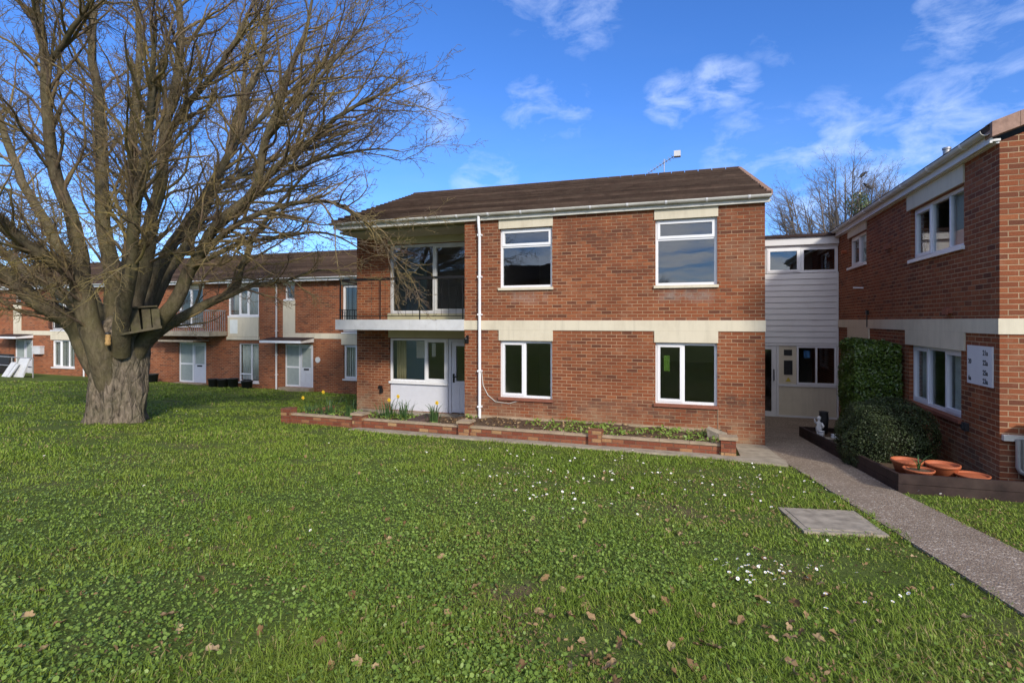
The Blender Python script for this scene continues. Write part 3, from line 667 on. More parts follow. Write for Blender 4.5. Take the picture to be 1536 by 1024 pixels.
# aerial on the ridge
rp = Vector((-1.15, RY, RZ+0.05))
ae = thing('aerial', 'tv aerial with white panel reflector on the brown tiled ridge', 'aerial', rp)
mb = MB(); mb.tube([rp, rp+Vector((0, 0, 0.55))], 0.02, 6); mb.build('mast', 'metal', ae)
a, b = rp+Vector((-0.55, 0.0, 0.10)), rp+Vector((0.40, 0.0, 0.66))
mb = MB(); mb.tube([a, b], 0.014, 6)
for i in range(9):
    q = a.lerp(b, i/9); mb.tube([q-Vector((0, 0.12, 0)), q+Vector((0, 0.12, 0))], 0.008, 5); mb.tube([q-Vector((-0.05, 0, 0.08)), q+Vector((-0.05, 0, 0.08))], 0.008, 5)
mb.build('boom', 'metal', ae)
mb = MB(); mb.box(b.x-0.05, b.y-0.2, b.z-0.09, b.x+0.18, b.y+0.02, b.z+0.11); mb.build('reflector', 'greywhite', ae)

# ================================================================== LINK BLOCK
YL = 17.76
FL = Fr((0, YL, 0), (1, 0, 0), (0, -1, 0))
link = thing('link_building', 'narrow white clad entrance block between the two brick buildings', 'building', (2.6, 18.2, -0.3))
LX0, LX1 = 1.32, 3.83
mb = MB()
for i in range(12):
    z = 1.90+i*0.1705
    lo = [FL.p(LX0, 0.030, z), FL.p(LX1-0.04, 0.030, z), FL.p(LX1-0.04, -0.05, z), FL.p(LX0, -0.05, z)]
    hi = [FL.p(LX0, 0.012, z+0.164), FL.p(LX1-0.04, 0.012, z+0.164), FL.p(LX1-0.04, -0.05, z+0.164), FL.p(LX0, -0.05, z+0.164)]
    mb.hexa(lo+hi)
mb.build('cladding', 'clad', link)
mb = MB(); mb.fbox(FL, LX1-0.04, LX1, -0.05, 0.05, -0.35, 3.95); mb.fbox(FL, LX0, 1.93, -0.1, 0.01, 3.955, 4.76); mb.fbox(FL, LX0, LX1, -0.1, 0.03, 4.70, 4.762); mb.build('trim', 'clad', link)
window(FL, link, 1.95, 2.86, 3.955, 4.695, [(0, 1, 0, 1, True)], inset=-0.03, sill=None)
window(FL, link, 2.87, 3.82, 3.955, 4.695, [(0, 1, 0, 1, False)], inset=-0.008, sill=None, fw=0.075)
mb = MB(); mb.box(LX0, YL-0.12, 4.765, LX1, YL-0.04, 4.985); mb.build('fascia', 'clad', link)
mb = MB(); mb.box(LX0, YL-0.2, 4.99, LX1, 24.0, 5.06); mb.build('roof', 'felt', link)
mb = MB(); mb.box(LX0, 21.5, -0.4, LX1, 21.6, 4.95); mb.box(LX0, YL+0.1, 1.9, LX1, 21.5, 2.0); mb.box(LX0, YL, -0.4, LX1, 21.5, -0.30); mb.build('interior', 'plaster', link)
fr = MB(); fr.fbox(FL, LX0, LX1-0.045, -0.06, 0.02, 1.815, 1.895); fr.fbox(FL, 2.22, 2.285, -0.06, 0.015, -0.3, 1.81); fr.fbox(FL, 2.29, LX1-0.045, -0.06, 0.015, 0.62, 0.685); fr.fbox(FL, 2.29, LX1-0.045, -0.06, 0.012, -0.34, -0.24); fr.build('door_frame', 'clad', link)
dr = MB(); dr.fbox(FL, 2.09, 2.215, -0.05, 0.0, -0.3, 1.81); dr.fbox(FL, 1.42, 2.09, -0.05, -0.001, -0.3, -0.14); dr.fbox(FL, 1.42, 2.09, -0.05, -0.001, 1.70, 1.81); dr.fbox(FL, LX0, 1.42, -0.05, -0.002, -0.3, 1.81)
d = dr.build('door', 'clad', link)
p = MB(); p.fbox(FL, 1.42, 2.09, -0.035, -0.02, -0.14, 1.70); p.build('pane', 'glass', d)
h = MB(); h.tube([FL.p(2.15, 0.0, 0.78), FL.p(2.15, 0.05, 0.78), FL.p(2.15, 0.05, 1.10), FL.p(2.15, 0.0, 1.10)], 0.016, 6); h.build('handle', 'black', d)
pn = MB(); pn.fbox(FL, 2.29, LX1-0.045, -0.05, -0.01, -0.235, 0.615); pn.build('lower_panel', 'cream', link)
ep = MB(); ep.fbox(FL, 2.29, 2.755, -0.05, -0.006, 0.69, 1.81); ep = ep.build('entry_panel', 'cream', link)
q = MB(); q.fbox(FL, 2.42, 2.64, -0.006, 0.008, 1.53, 1.70); q.build('notice_frame', 'black', ep)
q = MB(); q.fbox(FL, 2.42, 2.65, -0.006, 0.008, 0.96, 1.38); q.fbox(FL, 2.48, 2.59, 0.008, 0.02, 1.0, 1.12); q.build('intercom', 'black', ep)
q = MB(); q.face([FL.p(2.46, 0.004, 0.76), FL.p(2.61, 0.004, 0.76), FL.p(2.535, 0.004, 0.89)]); q.build('warning_triangle', 'yellow', ep)
w = window(FL, link, 2.76, LX1-0.045, 0.69, 1.81, [(0, 0.5, 0, 1, False), (0.5, 1, 0, 1, False)], inset=-0.005, fw=0.05, sill=None)
st = MB(); st.fbox(FL, 2.96, 3.12, -0.075, -0.072, 1.46, 1.68); st.build('sticker', 'blue', w)

# ================================================================== RIGHT BUILDING
XR = 3.84
FX = Fr((XR, 0, 0), (0, 1, 0), (-1, 0, 0)); FG = Fr((0, 9.0, 0), (1, 0, 0), (0, -1, 0))
rb = thing('apartment_building', 'red brick block whose side wall and sunlit gable stand beyond the hedge', 'building', (5, 12, 0))
UW = (10.03, 12.20, 3.70, 4.64); SWN = (15.06, 16.64, 3.96, 4.74); LW = (10.12, 12.28, 1.03, 2.09); LW2 = (14.9, 16.6, 1.03, 2.09)
mb = MB(); mb.wall(FX, 9.28, 26, -0.3, 4.96, [UW, SWN, LW, LW2])
mb.wall(FG, XR+0.0, 10.4, -0.3, 4.96)
mb.face([(XR, 9.0, 4.96), (10.4, 9.0, 4.96), (10.4, 9.0, 7.35)][::1]); mb.face([(XR, 9.0, 4.96), (10.4, 9.0, 7.35), (10.4, 9.28, 7.35), (XR, 9.28, 4.96)])
mb.build('wall', ['brick', 'plaster'], rb)
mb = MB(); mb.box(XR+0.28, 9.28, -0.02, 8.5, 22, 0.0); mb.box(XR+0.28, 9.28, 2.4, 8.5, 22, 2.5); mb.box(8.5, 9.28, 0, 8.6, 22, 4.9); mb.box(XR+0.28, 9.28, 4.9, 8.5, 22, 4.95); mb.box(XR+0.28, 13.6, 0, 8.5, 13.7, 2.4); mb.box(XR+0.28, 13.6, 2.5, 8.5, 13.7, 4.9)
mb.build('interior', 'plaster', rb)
mb = MB(); mb.fbox(FX, 9.0-0.02, 26, 0, 0.022, 2.37, 2.58); mb.fbox(FX, 9.97, 12.42, 0, 0.026, 2.095, 2.368); mb.fbox(FX, 14.8, 16.7, 0, 0.026, 2.095, 2.368)
mb.fbox(FG, XR-0.0, 10.4, 0, 0.020, 2.37, 2.58); mb.build('floor_band', 'cream', rb)
for a, b in ((10.0, 12.34), (15.02, 16.68)):
    z = 4.65 if a < 12 else 4.745
    mb = MB(); mb.fbox(FX, a, b, 0, 0.026, z, 4.93); mb.build('lintel', 'cream', rb)
window(FX, rb, *UW, [(0, 0.31, 0, 1, False), (0.31, 0.64, 0, 1, False), (0.64, 1, 0, 1, True)], sill='white')
window(FX, rb, *SWN, [(0, 0.5, 0, 1, False), (0.5, 1, 0, 1, True)], sill='white')
window(FX, rb, *LW, [(0, 0.34, 0, 1, True), (0.34, 0.66, 0, 1, False), (0.66, 1, 0, 1, True)], sill='sill')
window(FX, rb, *LW2, [(0, 0.5, 0, 1, True), (0.5, 1, 0, 1, False)], sill='sill')
mb = MB(); mb.roof((XR-0.13, 9.0-0.06, EZ), (XR-0.13, 26, EZ), (10.4, 26, 7.5), (10.4, 9.0-0.06, 7.5), 24)
mb.face([(XR-0.13, 8.94, EZ), (10.4, 8.94, 7.5), (10.4, 8.94, 7.42), (XR-0.13, 8.94, EZ-0.08)])
roof2 = mb.build('roof', 'tile', rb)
mb = MB()
for i in range(22):
    a = Vector((XR-0.13, 8.95, EZ+0.03)).lerp(Vector((10.4, 8.95, 7.53)), i/22); b = Vector((XR-0.13, 8.95, EZ+0.03)).lerp(Vector((10.4, 8.95, 7.53)), (i+0.985)/22)
    c = [a+Vector((0, -0.07, -0.13)), b+Vector((0, -0.07, -0.13)), b+Vector((0, 0.12, -0.13)), a+Vector((0, 0.12, -0.13))]
    mb.hexa(c+[q+Vector((0, 0, 0.2)) for q in c])
mb.build('verge_tile', 'mortar', roof2)
mb = MB(); mb.box(XR-0.12, 8.97, EZ-0.16, XR-0.09, 26, EZ); mb.box(XR-0.09, 8.97, EZ-0.14, XR, 26, EZ-0.11); mb.box(XR-0.04, 9.0, 4.935, XR-0.002, 26, 4.985); mb.build('fascia', 'clad', rb)
gutter(rb, (XR-0.175, 8.95, EZ), (XR-0.175, 26, EZ-0.01), 0.062, 14, out=Vector((-1, 0, 0)))
fl = MB(); fp = at_y(1352, 281, 14.0); fl.tube([(5.2, 14.4, 5.6), (5.2, 14.4, 6.32)], 0.07, 12); fl.tube([(5.2, 14.4, 6.32), (5.2, 14.4, 6.36)], 0.085, 12); fl.build('flue_pipe', 'metal', roof2)
for (y, z) in ((13.4, 4.12), (10.5, 2.72)):
    v = MB(); v.fbox(FX, y-0.09, y+0.09, 0, 0.05, z-0.05, z+0.05); v.fbox(FX, y-0.07, y+0.07, 0.05, 0.09, z-0.065, z+0.02); v.build('vent', 'sill', rb)
mb = MB(); mb.tube([FX.p(15.3, 0.0, 3.35), FX.p(15.3, 0.22, 3.36)], 0.018, 8); mb.build('overflow_pipe', 'white', rb)
mb = MB(); mb.tube([FX.p(16.9, 0.0, 4.42), FX.p(16.9, 0.12, 4.42)], 0.05, 10); mb.build('overflow_pipe', 'terra', rb)
mb = MB(); mb.tube([FX.p(14.9, 0.03, 2.4), FX.p(14.9, 0.03, 2.72)], 0.012, 6); mb.fbox(FX, 14.86, 14.94, 0, 0.05, 2.70, 2.80); mb.build('cable', 'black', rb)
curtain(FX, 10.2, 10.75, 1.08, 2.05, 'pale vertical blind behind the right building lower window', d=-0.19, mat='blind', cat='blind', slats=7, name='vertical_blind')
curtain(FX, 11.65, 12.18, 1.08, 2.05, 'pale green curtain behind the lower window end light near the hedge', d=-0.19, mat='blind', folds=5)
curtain(FX, 10.15, 10.75, 3.75, 4.6, 'pleated blind behind the upper window of the right building', d=-0.19, mat='blind', cat='blind', slats=9, name='vertical_blind')

# sign with flat numbers
sg = thing('number_sign', 'white sign with flat numbers in black on the right brick wall', 'sign', FX.p(9.52, 0.02, 1.9))
mb = MB(); mb.fbox(FX, 9.15, 9.87, 0.0, 0.022, 1.63, 2.19); mb.build('sign_board', 'signwhite', sg)
def lettering(parent, items, F, d):
    for txt, u, z, size in items:
        cu = bpy.data.curves.new('lettering', 'FONT'); cu.body = txt; cu.size = size; cu.extrude = 0.001; cu.offset = 0.0025
        ob = bpy.data.objects.new('lettering', cu); COL.objects.link(ob)
        me = bpy.data.meshes.new_from_object(ob.evaluated_get(bpy.context.evaluated_depsgraph_get()))
        bpy.data.objects.remove(ob)
        off = world_of(parent)
        for v in me.vertices: v.co = F.p(u-v.co.x, d+v.co.z, z+v.co.y)-off
        me.materials.clear(); me.materials.append(M['navy'])
        o = bpy.data.objects.new('lettering', me); COL.objects.link(o); o.parent = parent
lettering(sg, [('21a', 9.40, 2.065, 0.10), ('22a', 9.40, 1.925, 0.10), ('25a', 9.40, 1.785, 0.10), ('23a', 9.40, 1.665, 0.10), ('20', 9.83, 1.925, 0.095), ('6a', 9.83, 1.68, 0.095)], FX, 0.0235)

mb = MB(); mb.fbox(FX, 9.86, 9.98, 0, 0.05, 0.90, 1.02); mb.fbox(FX, 9.89, 9.95, 0.05, 0.075, 0.93, 0.99)
tag(mb.build('wall_socket', ['dark'], None, FX.p(9.92, 0, 0.95)), 'small dark outdoor box on brick below the number sign', 'socket')
wp = thing('waste_pipe', 'grey waste pipe bending away below a white bracket at the gable', 'pipe', (4.0, 8.9, 0.3))
mb = MB(); mb.box(3.86, 8.93, 0.955, 4.5, 8.998, 1.03); mb.build('bracket_rail', 'gutter', wp)
mb = MB(); mb.tube([(4.00, 8.90, 0.99), (4.00, 8.90, 0.62), (4.02, 8.89, 0.57), (4.10, 8.86, 0.53), (4.6, 8.80, 0.45)], 0.034, 12); mb.tube([(4.06, 8.93, 0.99), (4.06, 8.93, 0.55)], 0.028, 10); mb.build('pipe', 'metal', wp)
bn = thing('refuse_bin', 'tall dark bin with pale lid rim standing against the sunlit gable', 'bin', (4.35, 8.7, 0.27))
mb = MB(); c0 = [(4.10, 8.55), (4.62, 8.55), (4.62, 8.92), (4.10, 8.92)]; mb.prism(c0, 0.2, 1.17); mb.build('bin_body', 'dark', bn)
mb = MB(); mb.box(4.08, 8.52, 1.172, 4.64, 8.93, 1.21); mb.build('lid', 'greywhite', bn)

# ================================================================== TERRACE
FT = Fr((0, 19.9, 0), (1, 0, 0), (0, -1, 0)); TZ = 4.43
def house_shell(t, u0, u1, ops, matw='brick_far'):
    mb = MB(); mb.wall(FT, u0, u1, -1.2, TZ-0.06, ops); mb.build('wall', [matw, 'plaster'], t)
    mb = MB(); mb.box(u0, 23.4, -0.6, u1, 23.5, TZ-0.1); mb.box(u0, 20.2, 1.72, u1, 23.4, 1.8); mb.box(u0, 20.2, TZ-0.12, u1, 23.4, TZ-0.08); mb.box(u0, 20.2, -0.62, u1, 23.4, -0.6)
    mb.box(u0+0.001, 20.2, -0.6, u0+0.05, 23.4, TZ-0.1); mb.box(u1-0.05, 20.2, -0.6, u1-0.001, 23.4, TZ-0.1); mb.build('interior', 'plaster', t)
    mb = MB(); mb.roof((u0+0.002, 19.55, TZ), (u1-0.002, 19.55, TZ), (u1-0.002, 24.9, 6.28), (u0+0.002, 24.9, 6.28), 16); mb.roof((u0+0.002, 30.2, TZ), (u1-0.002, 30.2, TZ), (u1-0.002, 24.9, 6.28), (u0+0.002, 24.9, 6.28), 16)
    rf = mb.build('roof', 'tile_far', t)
    mb = MB(); mb.tube([(u0+0.01, 24.9, 6.30), (u1-0.01, 24.9, 6.30)], 0.1, 8); mb.build('ridge_tile', 'tile_far', rf)
    mb = MB(); mb.box(u0+0.002, 19.57, TZ-0.13, u1-0.002, 19.60, TZ+0.0); mb.box(u0+0.002, 19.6, TZ-0.10, u1-0.002, 19.9, TZ-0.08); mb.build('fascia', 'white', t)
    gutter(t, (u0+0.002, 19.50, TZ+0.02), (u1-0.002, 19.50, TZ+0.02), 0.055, 8, mat='white')
def downpipe(t, u):
    mb = MB(); mb.tube([(u, 19.5, TZ), (u, 19.5, TZ-0.06), (u, 19.83, TZ-0.22), (u, 19.83, -0.75)], 0.04, 10); pipe_clips(mb, FT, u, (3.4, 2.1, 1.0, 0.1)); mb.build('drainpipe', 'white', t)
def door_set(t, u0, u1, z0, z1, split=0.5, panel=True):
    mb = MB(); m = u0+(u1-u0)*split; fw = 0.07; d0, d1 = -0.12, -0.05
    mb.fbox(FT, u0, u1, d0, d1, z1-fw, z1); mb.fbox(FT, u0, u0+fw, d0, d1, z0, z1-fw); mb.fbox(FT, u1-fw, u1, d0, d1, z0, z1-fw); mb.fbox(FT, m-fw/2, m+fw/2, d0, d1, z0, z1-fw)
    zm = z0+(z1-z0)*0.46; mb.fbox(FT, u0+fw, m-fw/2, d0, d1, zm-0.04, zm+0.04); mb.fbox(FT, u0+fw, m-fw/2, d0, d1, z0, z0+0.08)
    w = mb.build('side_light', 'white', t)
    for a, b in ((z0+0.08, zm-0.04), (zm+0.04, z1-fw)):
        p = MB(); p.fbox(FT, u0+fw, m-fw/2, -0.09, -0.075, a, b); p.build('pane', 'frost', w)
    dm = MB(); a, b = m+fw/2+0.005, u1-fw-0.005
    dm.fbox(FT, a, b, d0, d1-0.01, z0, zm); dm.fbox(FT, a, a+0.09, d0, d1-0.01, zm, z1-fw); dm.fbox(FT, b-0.09, b, d0, d1-0.01, zm, z1-fw); dm.fbox(FT, a+0.09, b-0.09, d0, d1-0.01, z1-fw-0.1, z1-fw-0.005)
    for q in (0.12, 0.55):
        dm.fbox(FT, a+(b-a)*q, a+(b-a)*(q+0.32), d1-0.01, d1+0.005, z0+0.15, zm-0.22)
    dd = dm.build('door', 'door', t)
    p = MB(); p.fbox(FT, a+0.09, b-0.09, -0.1, -0.08, zm, z1-fw-0.1); p.build('pane', 'frost', dd)
    p = MB(); p.fbox(FT, a+(b-a)*0.3, a+(b-a)*0.7, d1-0.01, d1+0.01, zm-0.12, zm-0.05); p.build('letterbox', 'black', dd)
    s = MB(); s.fbox(FT, u0-0.05, u1+0.05, -0.05, 0.35, z0-0.25, z0-0.01); s.build('doorstep', 'cope', t)
def canopy(t, u0, u1, z):
    mb = MB()
    c = [FT.p(u0, 0.85, z), FT.p(u1, 0.85, z), FT.p(u1, 0.0, z+0.02), FT.p(u0, 0.0, z+0.02)]
    mb.hexa(c+[FT.p(u0, 0.85, z+0.10), FT.p(u1, 0.85, z+0.10), FT.p(u1, 0.0, z+0.20), FT.p(u0, 0.0, z+0.20)])
    o = mb.build('canopy', 'white', t)
    mb = MB(); mb.hexa([FT.p(u0-0.03, 0.82, z+0.105), FT.p(u1+0.03, 0.82, z+0.105), FT.p(u1+0.03, 0.0, z+0.21), FT.p(u0-0.03, 0.0, z+0.21), FT.p(u0-0.03, 0.82, z+0.125), FT.p(u1+0.03, 0.82, z+0.125), FT.p(u1+0.03, 0.0, z+0.23), FT.p(u0-0.03, 0.0, z+0.23)]); mb.build('canopy_felt', 'felt', o)
def house_a(dx, label, u1, boards):
    t = thing('terraced_house', label, 'house', (-16.5+dx, 20, -0.6))
    o = lambda a, b, c, d: (a+dx, b+dx, c, d)
    SW1, DO, RW, BW = o(-17.72, -17.18, 3.52, 4.14), o(-17.72, -16.16, -0.42, 1.49), o(-14.56, -12.75, 0.03, 1.50), o(-14.62, -12.75, 2.05, 4.10)
    house_shell(t, -18.17+dx+0.004, u1, [SW1, DO, RW, BW])
    mb = MB(); mb.fbox(FT, -17.80+dx, -17.13+dx, 0, 0.024, 2.0, 3.47); mb.fbox(FT, -17.80+dx, -12.6+dx, 0, 0.022, 1.76, 1.998); mb.fbox(FT, -14.66+dx, -12.6+dx, 0, 0.026, 1.51, 1.758)
    mb.build('floor_band', 'cream', t)
    for a, b, z in ((-17.8, -17.13, 4.15), (-14.66, -12.6, 4.11)):
        mb = MB(); mb.fbox(FT, a+dx, b+dx, 0, 0.024, z, TZ-0.1); mb.build('lintel', 'cream', t)
    window(FT, t, *SW1, [(0, 1, 0, 1, False)], sill='white'); window(FT, t, *RW, [(0, 0.36, 0, 1, True), (0.36, 0.7, 0, 1, False), (0.7, 1, 0, 1, False)], sill='white')
    w = window(FT, t, *BW, [(0, 0.5, 0, 1, True), (0.5, 1, 0, 1, True)], sill='white')
    mb = MB(); mb.fbox(FT, -14.72+dx, -12.7+dx, 0.06, 0.09, 3.0, 3.03); mb.fbox(FT, -14.72+dx, -12.7+dx, 0.06, 0.09, 2.15, 2.18)
    for i in range(16): mb.fbox(FT, -14.7+dx+i*0.125, -14.68+dx+i*0.125, 0.065, 0.085, 2.18, 4.0 if i % 5 == 0 else 3.0)
    mb.build('balcony_rail', 'black', t)
    door_set(t, *DO); canopy(t, -18.35+dx, -16.12+dx, 1.58)
    downpipe(t, u1-0.08 if dx < 0 else -18.13)
    curtain(FT, RW[0]+0.06, RW[1]-0.06, RW[2]+0.05, RW[3]-0.05, 'pale vertical blind in the ground floor window of the %s terraced house' % ('near white number disc' if dx == 0 else 'railed'), d=-0.18, mat='blind', cat='blind', slats=14, name='vertical_blind')
    return t
house_a(0, 'terraced brick house partly hidden behind the main flats, with number disc', -11.6, False)
house_a(-18.9, 'terraced brick house seen left of the big trunk, behind grey railings', -30.75, True)
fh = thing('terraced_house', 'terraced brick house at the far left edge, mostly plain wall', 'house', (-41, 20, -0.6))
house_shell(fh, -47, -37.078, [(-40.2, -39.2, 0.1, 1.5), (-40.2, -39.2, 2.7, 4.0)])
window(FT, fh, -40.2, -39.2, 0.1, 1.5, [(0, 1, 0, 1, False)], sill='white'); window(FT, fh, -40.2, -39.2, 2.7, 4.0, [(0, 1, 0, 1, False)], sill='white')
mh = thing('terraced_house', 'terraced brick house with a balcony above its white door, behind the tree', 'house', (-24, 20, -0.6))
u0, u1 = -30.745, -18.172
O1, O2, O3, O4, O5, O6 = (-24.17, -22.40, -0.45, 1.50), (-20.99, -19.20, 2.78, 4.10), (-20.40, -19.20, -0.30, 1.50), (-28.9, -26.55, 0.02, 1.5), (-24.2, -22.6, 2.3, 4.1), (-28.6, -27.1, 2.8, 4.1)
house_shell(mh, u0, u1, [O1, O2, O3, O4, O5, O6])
for a, b in ((-21.05, -19.12), (-24.3, -22.5), (-29, -26.5)):
    mb = MB(); mb.fbox(FT, a, b, 0, 0.026, 4.105, TZ-0.1); mb.build('lintel', 'cream', mh)
mb = MB(); mb.fbox(FT, -30.7, -25.5, 0, 0.022, 1.76, 1.998); mb.fbox(FT, -29.0, -26.5, 0, 0.026, 1.51, 1.758)
mb.build('floor_band', 'cream', mh)
mb = MB(); mb.fbox(FT, -21.05, -19.14, 0.0, 0.08, 1.66, 1.80); mb.build('bay_sill', 'cream', mh)
mb = MB(); mb.fbox(FT, -21.0, -19.18, 0.0, 0.05, 1.81, 2.72); pn = mb.build('bay_panel', 'cream', mh)
mb = MB(); mb.fbox(FT, -20.86, -20.40, 0.05, 0.06, 1.95, 2.6); mb.build('inset_panel', 'blind', pn)
window(FT, mh, *O2, [(0, 0.36, 0, 1, False), (0.36, 0.66, 0, 1, True), (0.66, 1, 0, 1, False)], sill='white', inset=0.02)
window(FT, mh, *O3, [(0, 0.6, 0.2, 1, False), (0.6, 1, 0, 1, False)], sill='white'); window(FT, mh, *O4, [(0, 0.33, 0, 1, True), (0.33, 0.66, 0, 1, False), (0.66, 1, 0, 1, False)], sill='white')
window(FT, mh, *O5, [(0, 0.5, 0, 1, True), (0.5, 1, 0, 1, False)], sill='white'); window(FT, mh, *O6, [(0, 0.5, 0, 1, True), (0.5, 1, 0, 1, False)], sill='white')
door_set(mh, -24.17, -22.40, -0.45, 1.50, 0.5)
mb = MB(); mb.fbox(FT, -25.5, -21.1, 0.0, 1.0, 1.84, 2.06); mb.fbox(FT, -24.4, -22.2, 0.02, 0.9, 1.56, 1.64); bs = mb.build('balcony_slab', 'concrete', mh)
mb = MB(); mb.fbox(FT, -25.45, -21.15, 0.9, 0.94, 3.0, 3.05)
for i in range(34): mb.fbox(FT, -25.45+i*0.13, -25.43+i*0.13, 0.91, 0.93, 2.06, 3.0)
for u in (-25.45, -21.18):
    mb.fbox(FT, u, u+0.03, 0.0, 0.89, 3.0, 3.05)
    for i in range(7): mb.fbox(FT, u+0.005, u+0.025, 0.05+i*0.125, 0.07+i*0.125, 2.06, 3.0)
mb.build('balcony_rail', 'metal', mh)
curtain(FT, -28.8, -26.65, 0.1, 1.45, 'pale vertical blind in the terrace window just right of the trunk', d=-0.18, mat='blind', cat='blind', slats=16, name='vertical_blind')
curtain(FT, -20.32, -19.28, -0.2, 1.45, 'pale curtain behind the tall terrace window over black pots', d=-0.18, mat='blind', folds=6)
curtain(FT, -20.9, -19.25, 2.85, 4.05, 'grey curtain behind the three light upstairs terrace window', d=-0.25, mat='plaster', folds=9)

mb = MB(); mb.lathe(FT.p(-15.82, 0.012, 0.86), [(0.001, 0)], 3)
nd = MB(); nd.tube([FT.p(-15.9, 0.0, 0.82), FT.p(-15.9, 0.03, 0.82)], 0.13, 20); nd = nd.build('number_disc', 'paper', None, FT.p(-15.9, 0, 0.82)); tag(nd, 'round white house number disc on brick beside the terrace door', 'house number')
def pot_black(u, y, w, h, label):
    z = gz(u, y); t = MB(); t.lathe((u, y, z-0.02), [(0.001, 0), (w*0.8, 0), (w, h), (w*1.06, h), (w*1.06, h+0.03), (w*0.9, h+0.03), (w*0.85, h-0.05), (0.001, h-0.05)], 14)
    return tag(t.build('plant_pot', 'dark', None, (u, y, z)), label, 'pot', 'black pots along the terrace wall')
pot_black(-25.0, 19.2, 0.24, 0.42, 'black pot standing left of the white terrace door')
pot_black(-21.35, 19.35, 0.22, 0.36, 'small black pot first in the row under the tall terrace window')
pot_black(-20.75, 19.35, 0.24, 0.38, 'dark pot second in the row under the tall terrace window')
pot_black(-20.15, 19.35, 0.23, 0.40, 'black pot third in the row under the tall terrace window')
pot_black(-19.25, 19.25, 0.25, 0.34, 'wide black pot beside the downpipe at the terrace foot')

# things by the railings far left
def gzz(x, y, h=0): return (x, y, gz(x, y)+h)
rl = thing('railing', 'grey metal tube railing on the grass before the left terraced house', 'railing', gzz(-31, 17.6))
mb = MB()
xs = [-39, -36.7, -34.4, -32.6, -31.0]
P = [Vector(gzz(x, 17.6)) for x in xs]
for h in (0.95, 0.52): mb.tube([q+Vector((0, 0, h)) for q in P], 0.028, 8)
mb.build('rail', 'metal', rl)
for q in P:
    m2 = MB(); m2.tube([q-Vector((0, 0, 0.1)), q+Vector((0, 0, 0.97))], 0.032, 8); m2.build('post', 'metal', rl)
wb = thing('discarded_cabinet', 'white discarded panels leaning together by the railing', 'cabinet', gzz(-33.7, 17.2))
def lean(name, x, y, w, h, lx, mat='white'):
    z = gz(x, y); m2 = MB(); c = [(x, y, z), (x+w, y-0.02, z), (x+w, y+0.04, z), (x, y+0.06, z)]
    m2.hexa([Vector(q) for q in c]+[Vector(q)+Vector((lx, 0.25, h)) for q in c]); m2.build(name, mat, wb)
lean('panel', -32.3, 17.0, 0.42, 0.70, 0.3, 'greywhite'); lean('panel', -31.8, 16.95, 0.22, 0.62, 0.25, 'greywhite'); lean('panel', -31.7, 17.15, 0.75, 0.9, 0.08, 'greywhite')
sf = thing('garden_sofa', 'dark covered garden seat behind the railing under the canopy', 'seat', gzz(-36.0, 18.4))
z = gz(-36, 18.4); mb = MB(); mb.box(-37.2, 18.0, z, -34.9, 18.9, z+0.5); mb.build('seat', 'dark', sf)
mb = MB(); mb.box(-37.2, 18.7, z+0.502, -34.9, 18.95, z+1.0); mb.build('backrest', 'dark', sf)
pr = thing('parasol', 'green closed dome parasol standing at the far left terrace door', 'parasol', gzz(-36.6, 18.3))
z = gz(-36.6, 18.3); mb = MB(); mb.tube([(-37.0, 17.9, z), (-37.0, 17.9, z+1.9)], 0.03, 8); mb.build('pole', 'metal', pr)
mb = MB(); mb.ball((-37.0, 17.9, z+1.75), 0.75, 16, 0, (1, 1, 0.6)); mb.build('canopy', 'green_fabric', pr)
mb = MB(); mb.fbox(FT, -34.75, -34.1, 0, 0.22, 0.72, 1.10); mb.fbox(FT, -34.78, -34.07, 0, 0.24, 1.10, 1.16); tag(mb.build('mail_box', 'greywhite', None, FT.p(-34.4, 0, 0.8)), 'pale grey wall box beside the left terrace door', 'wall box')

# ================================================================== RAISED BED
def vnoise(x, y, seed=0):
    r = np.random.default_rng(seed).random((64, 64)); xi = np.floor(x).astype(int); yi = np.floor(y).astype(int)
    fx, fy = x-xi, y-yi; fx = fx*fx*(3-2*fx); fy = fy*fy*(3-2*fy)
    g = lambda a, b: r[a % 64, b % 64]
    return (g(xi, yi)*(1-fx)+g(xi+1, yi)*fx)*(1-fy)+(g(xi, yi+1)*(1-fx)+g(xi+1, yi+1)*fx)*fy
def fnoise(x, y, seed=0): return 0.55*vnoise(x, y, seed)+0.3*vnoise(x*2.1, y*2.1, seed+1)+0.15*vnoise(x*4.3, y*4.3, seed+2)

YB = lambda x: 10.55-0.014*(x+9)
bw = thing('garden_wall', 'low red brick bed wall with coping and piers before the main flats', 'wall', (-4.3, 10.5, 0.12))
PX = [(-9.27, 0.47), (-7.25, 0.47), (-4.62, 0.46), (-1.86, 0.45), (0.52, 0.49)]
for i, (x, zt) in enumerate(PX):
    y = YB(x); pw = 0.125
    mb = MB(); mb.box(x-pw, y-0.13, -0.05, x+pw, y+0.13, zt-0.05); p = mb.build('pier', 'brick_bed', bw)
    mb = MB(); e = 0.03 if i in (1, 2, 4) else 0.004
    j = [random.uniform(-0.012, 0.012) for _ in range(4)]
    c = [(x-pw-e, y-0.13-e, zt-0.048+j[0]*0.3), (x+pw+e, y-0.13-e, zt-0.048), (x+pw+e, y+0.13+e, zt-0.048), (x-pw-e, y+0.13+e, zt-0.048)]
    mb.hexa(c+[(c[k][0], c[k][1], zt+j[k]) for k in range(4)]); mb.build('pier_cap', 'cope' if e > 0.01 else 'brick_bed', p)
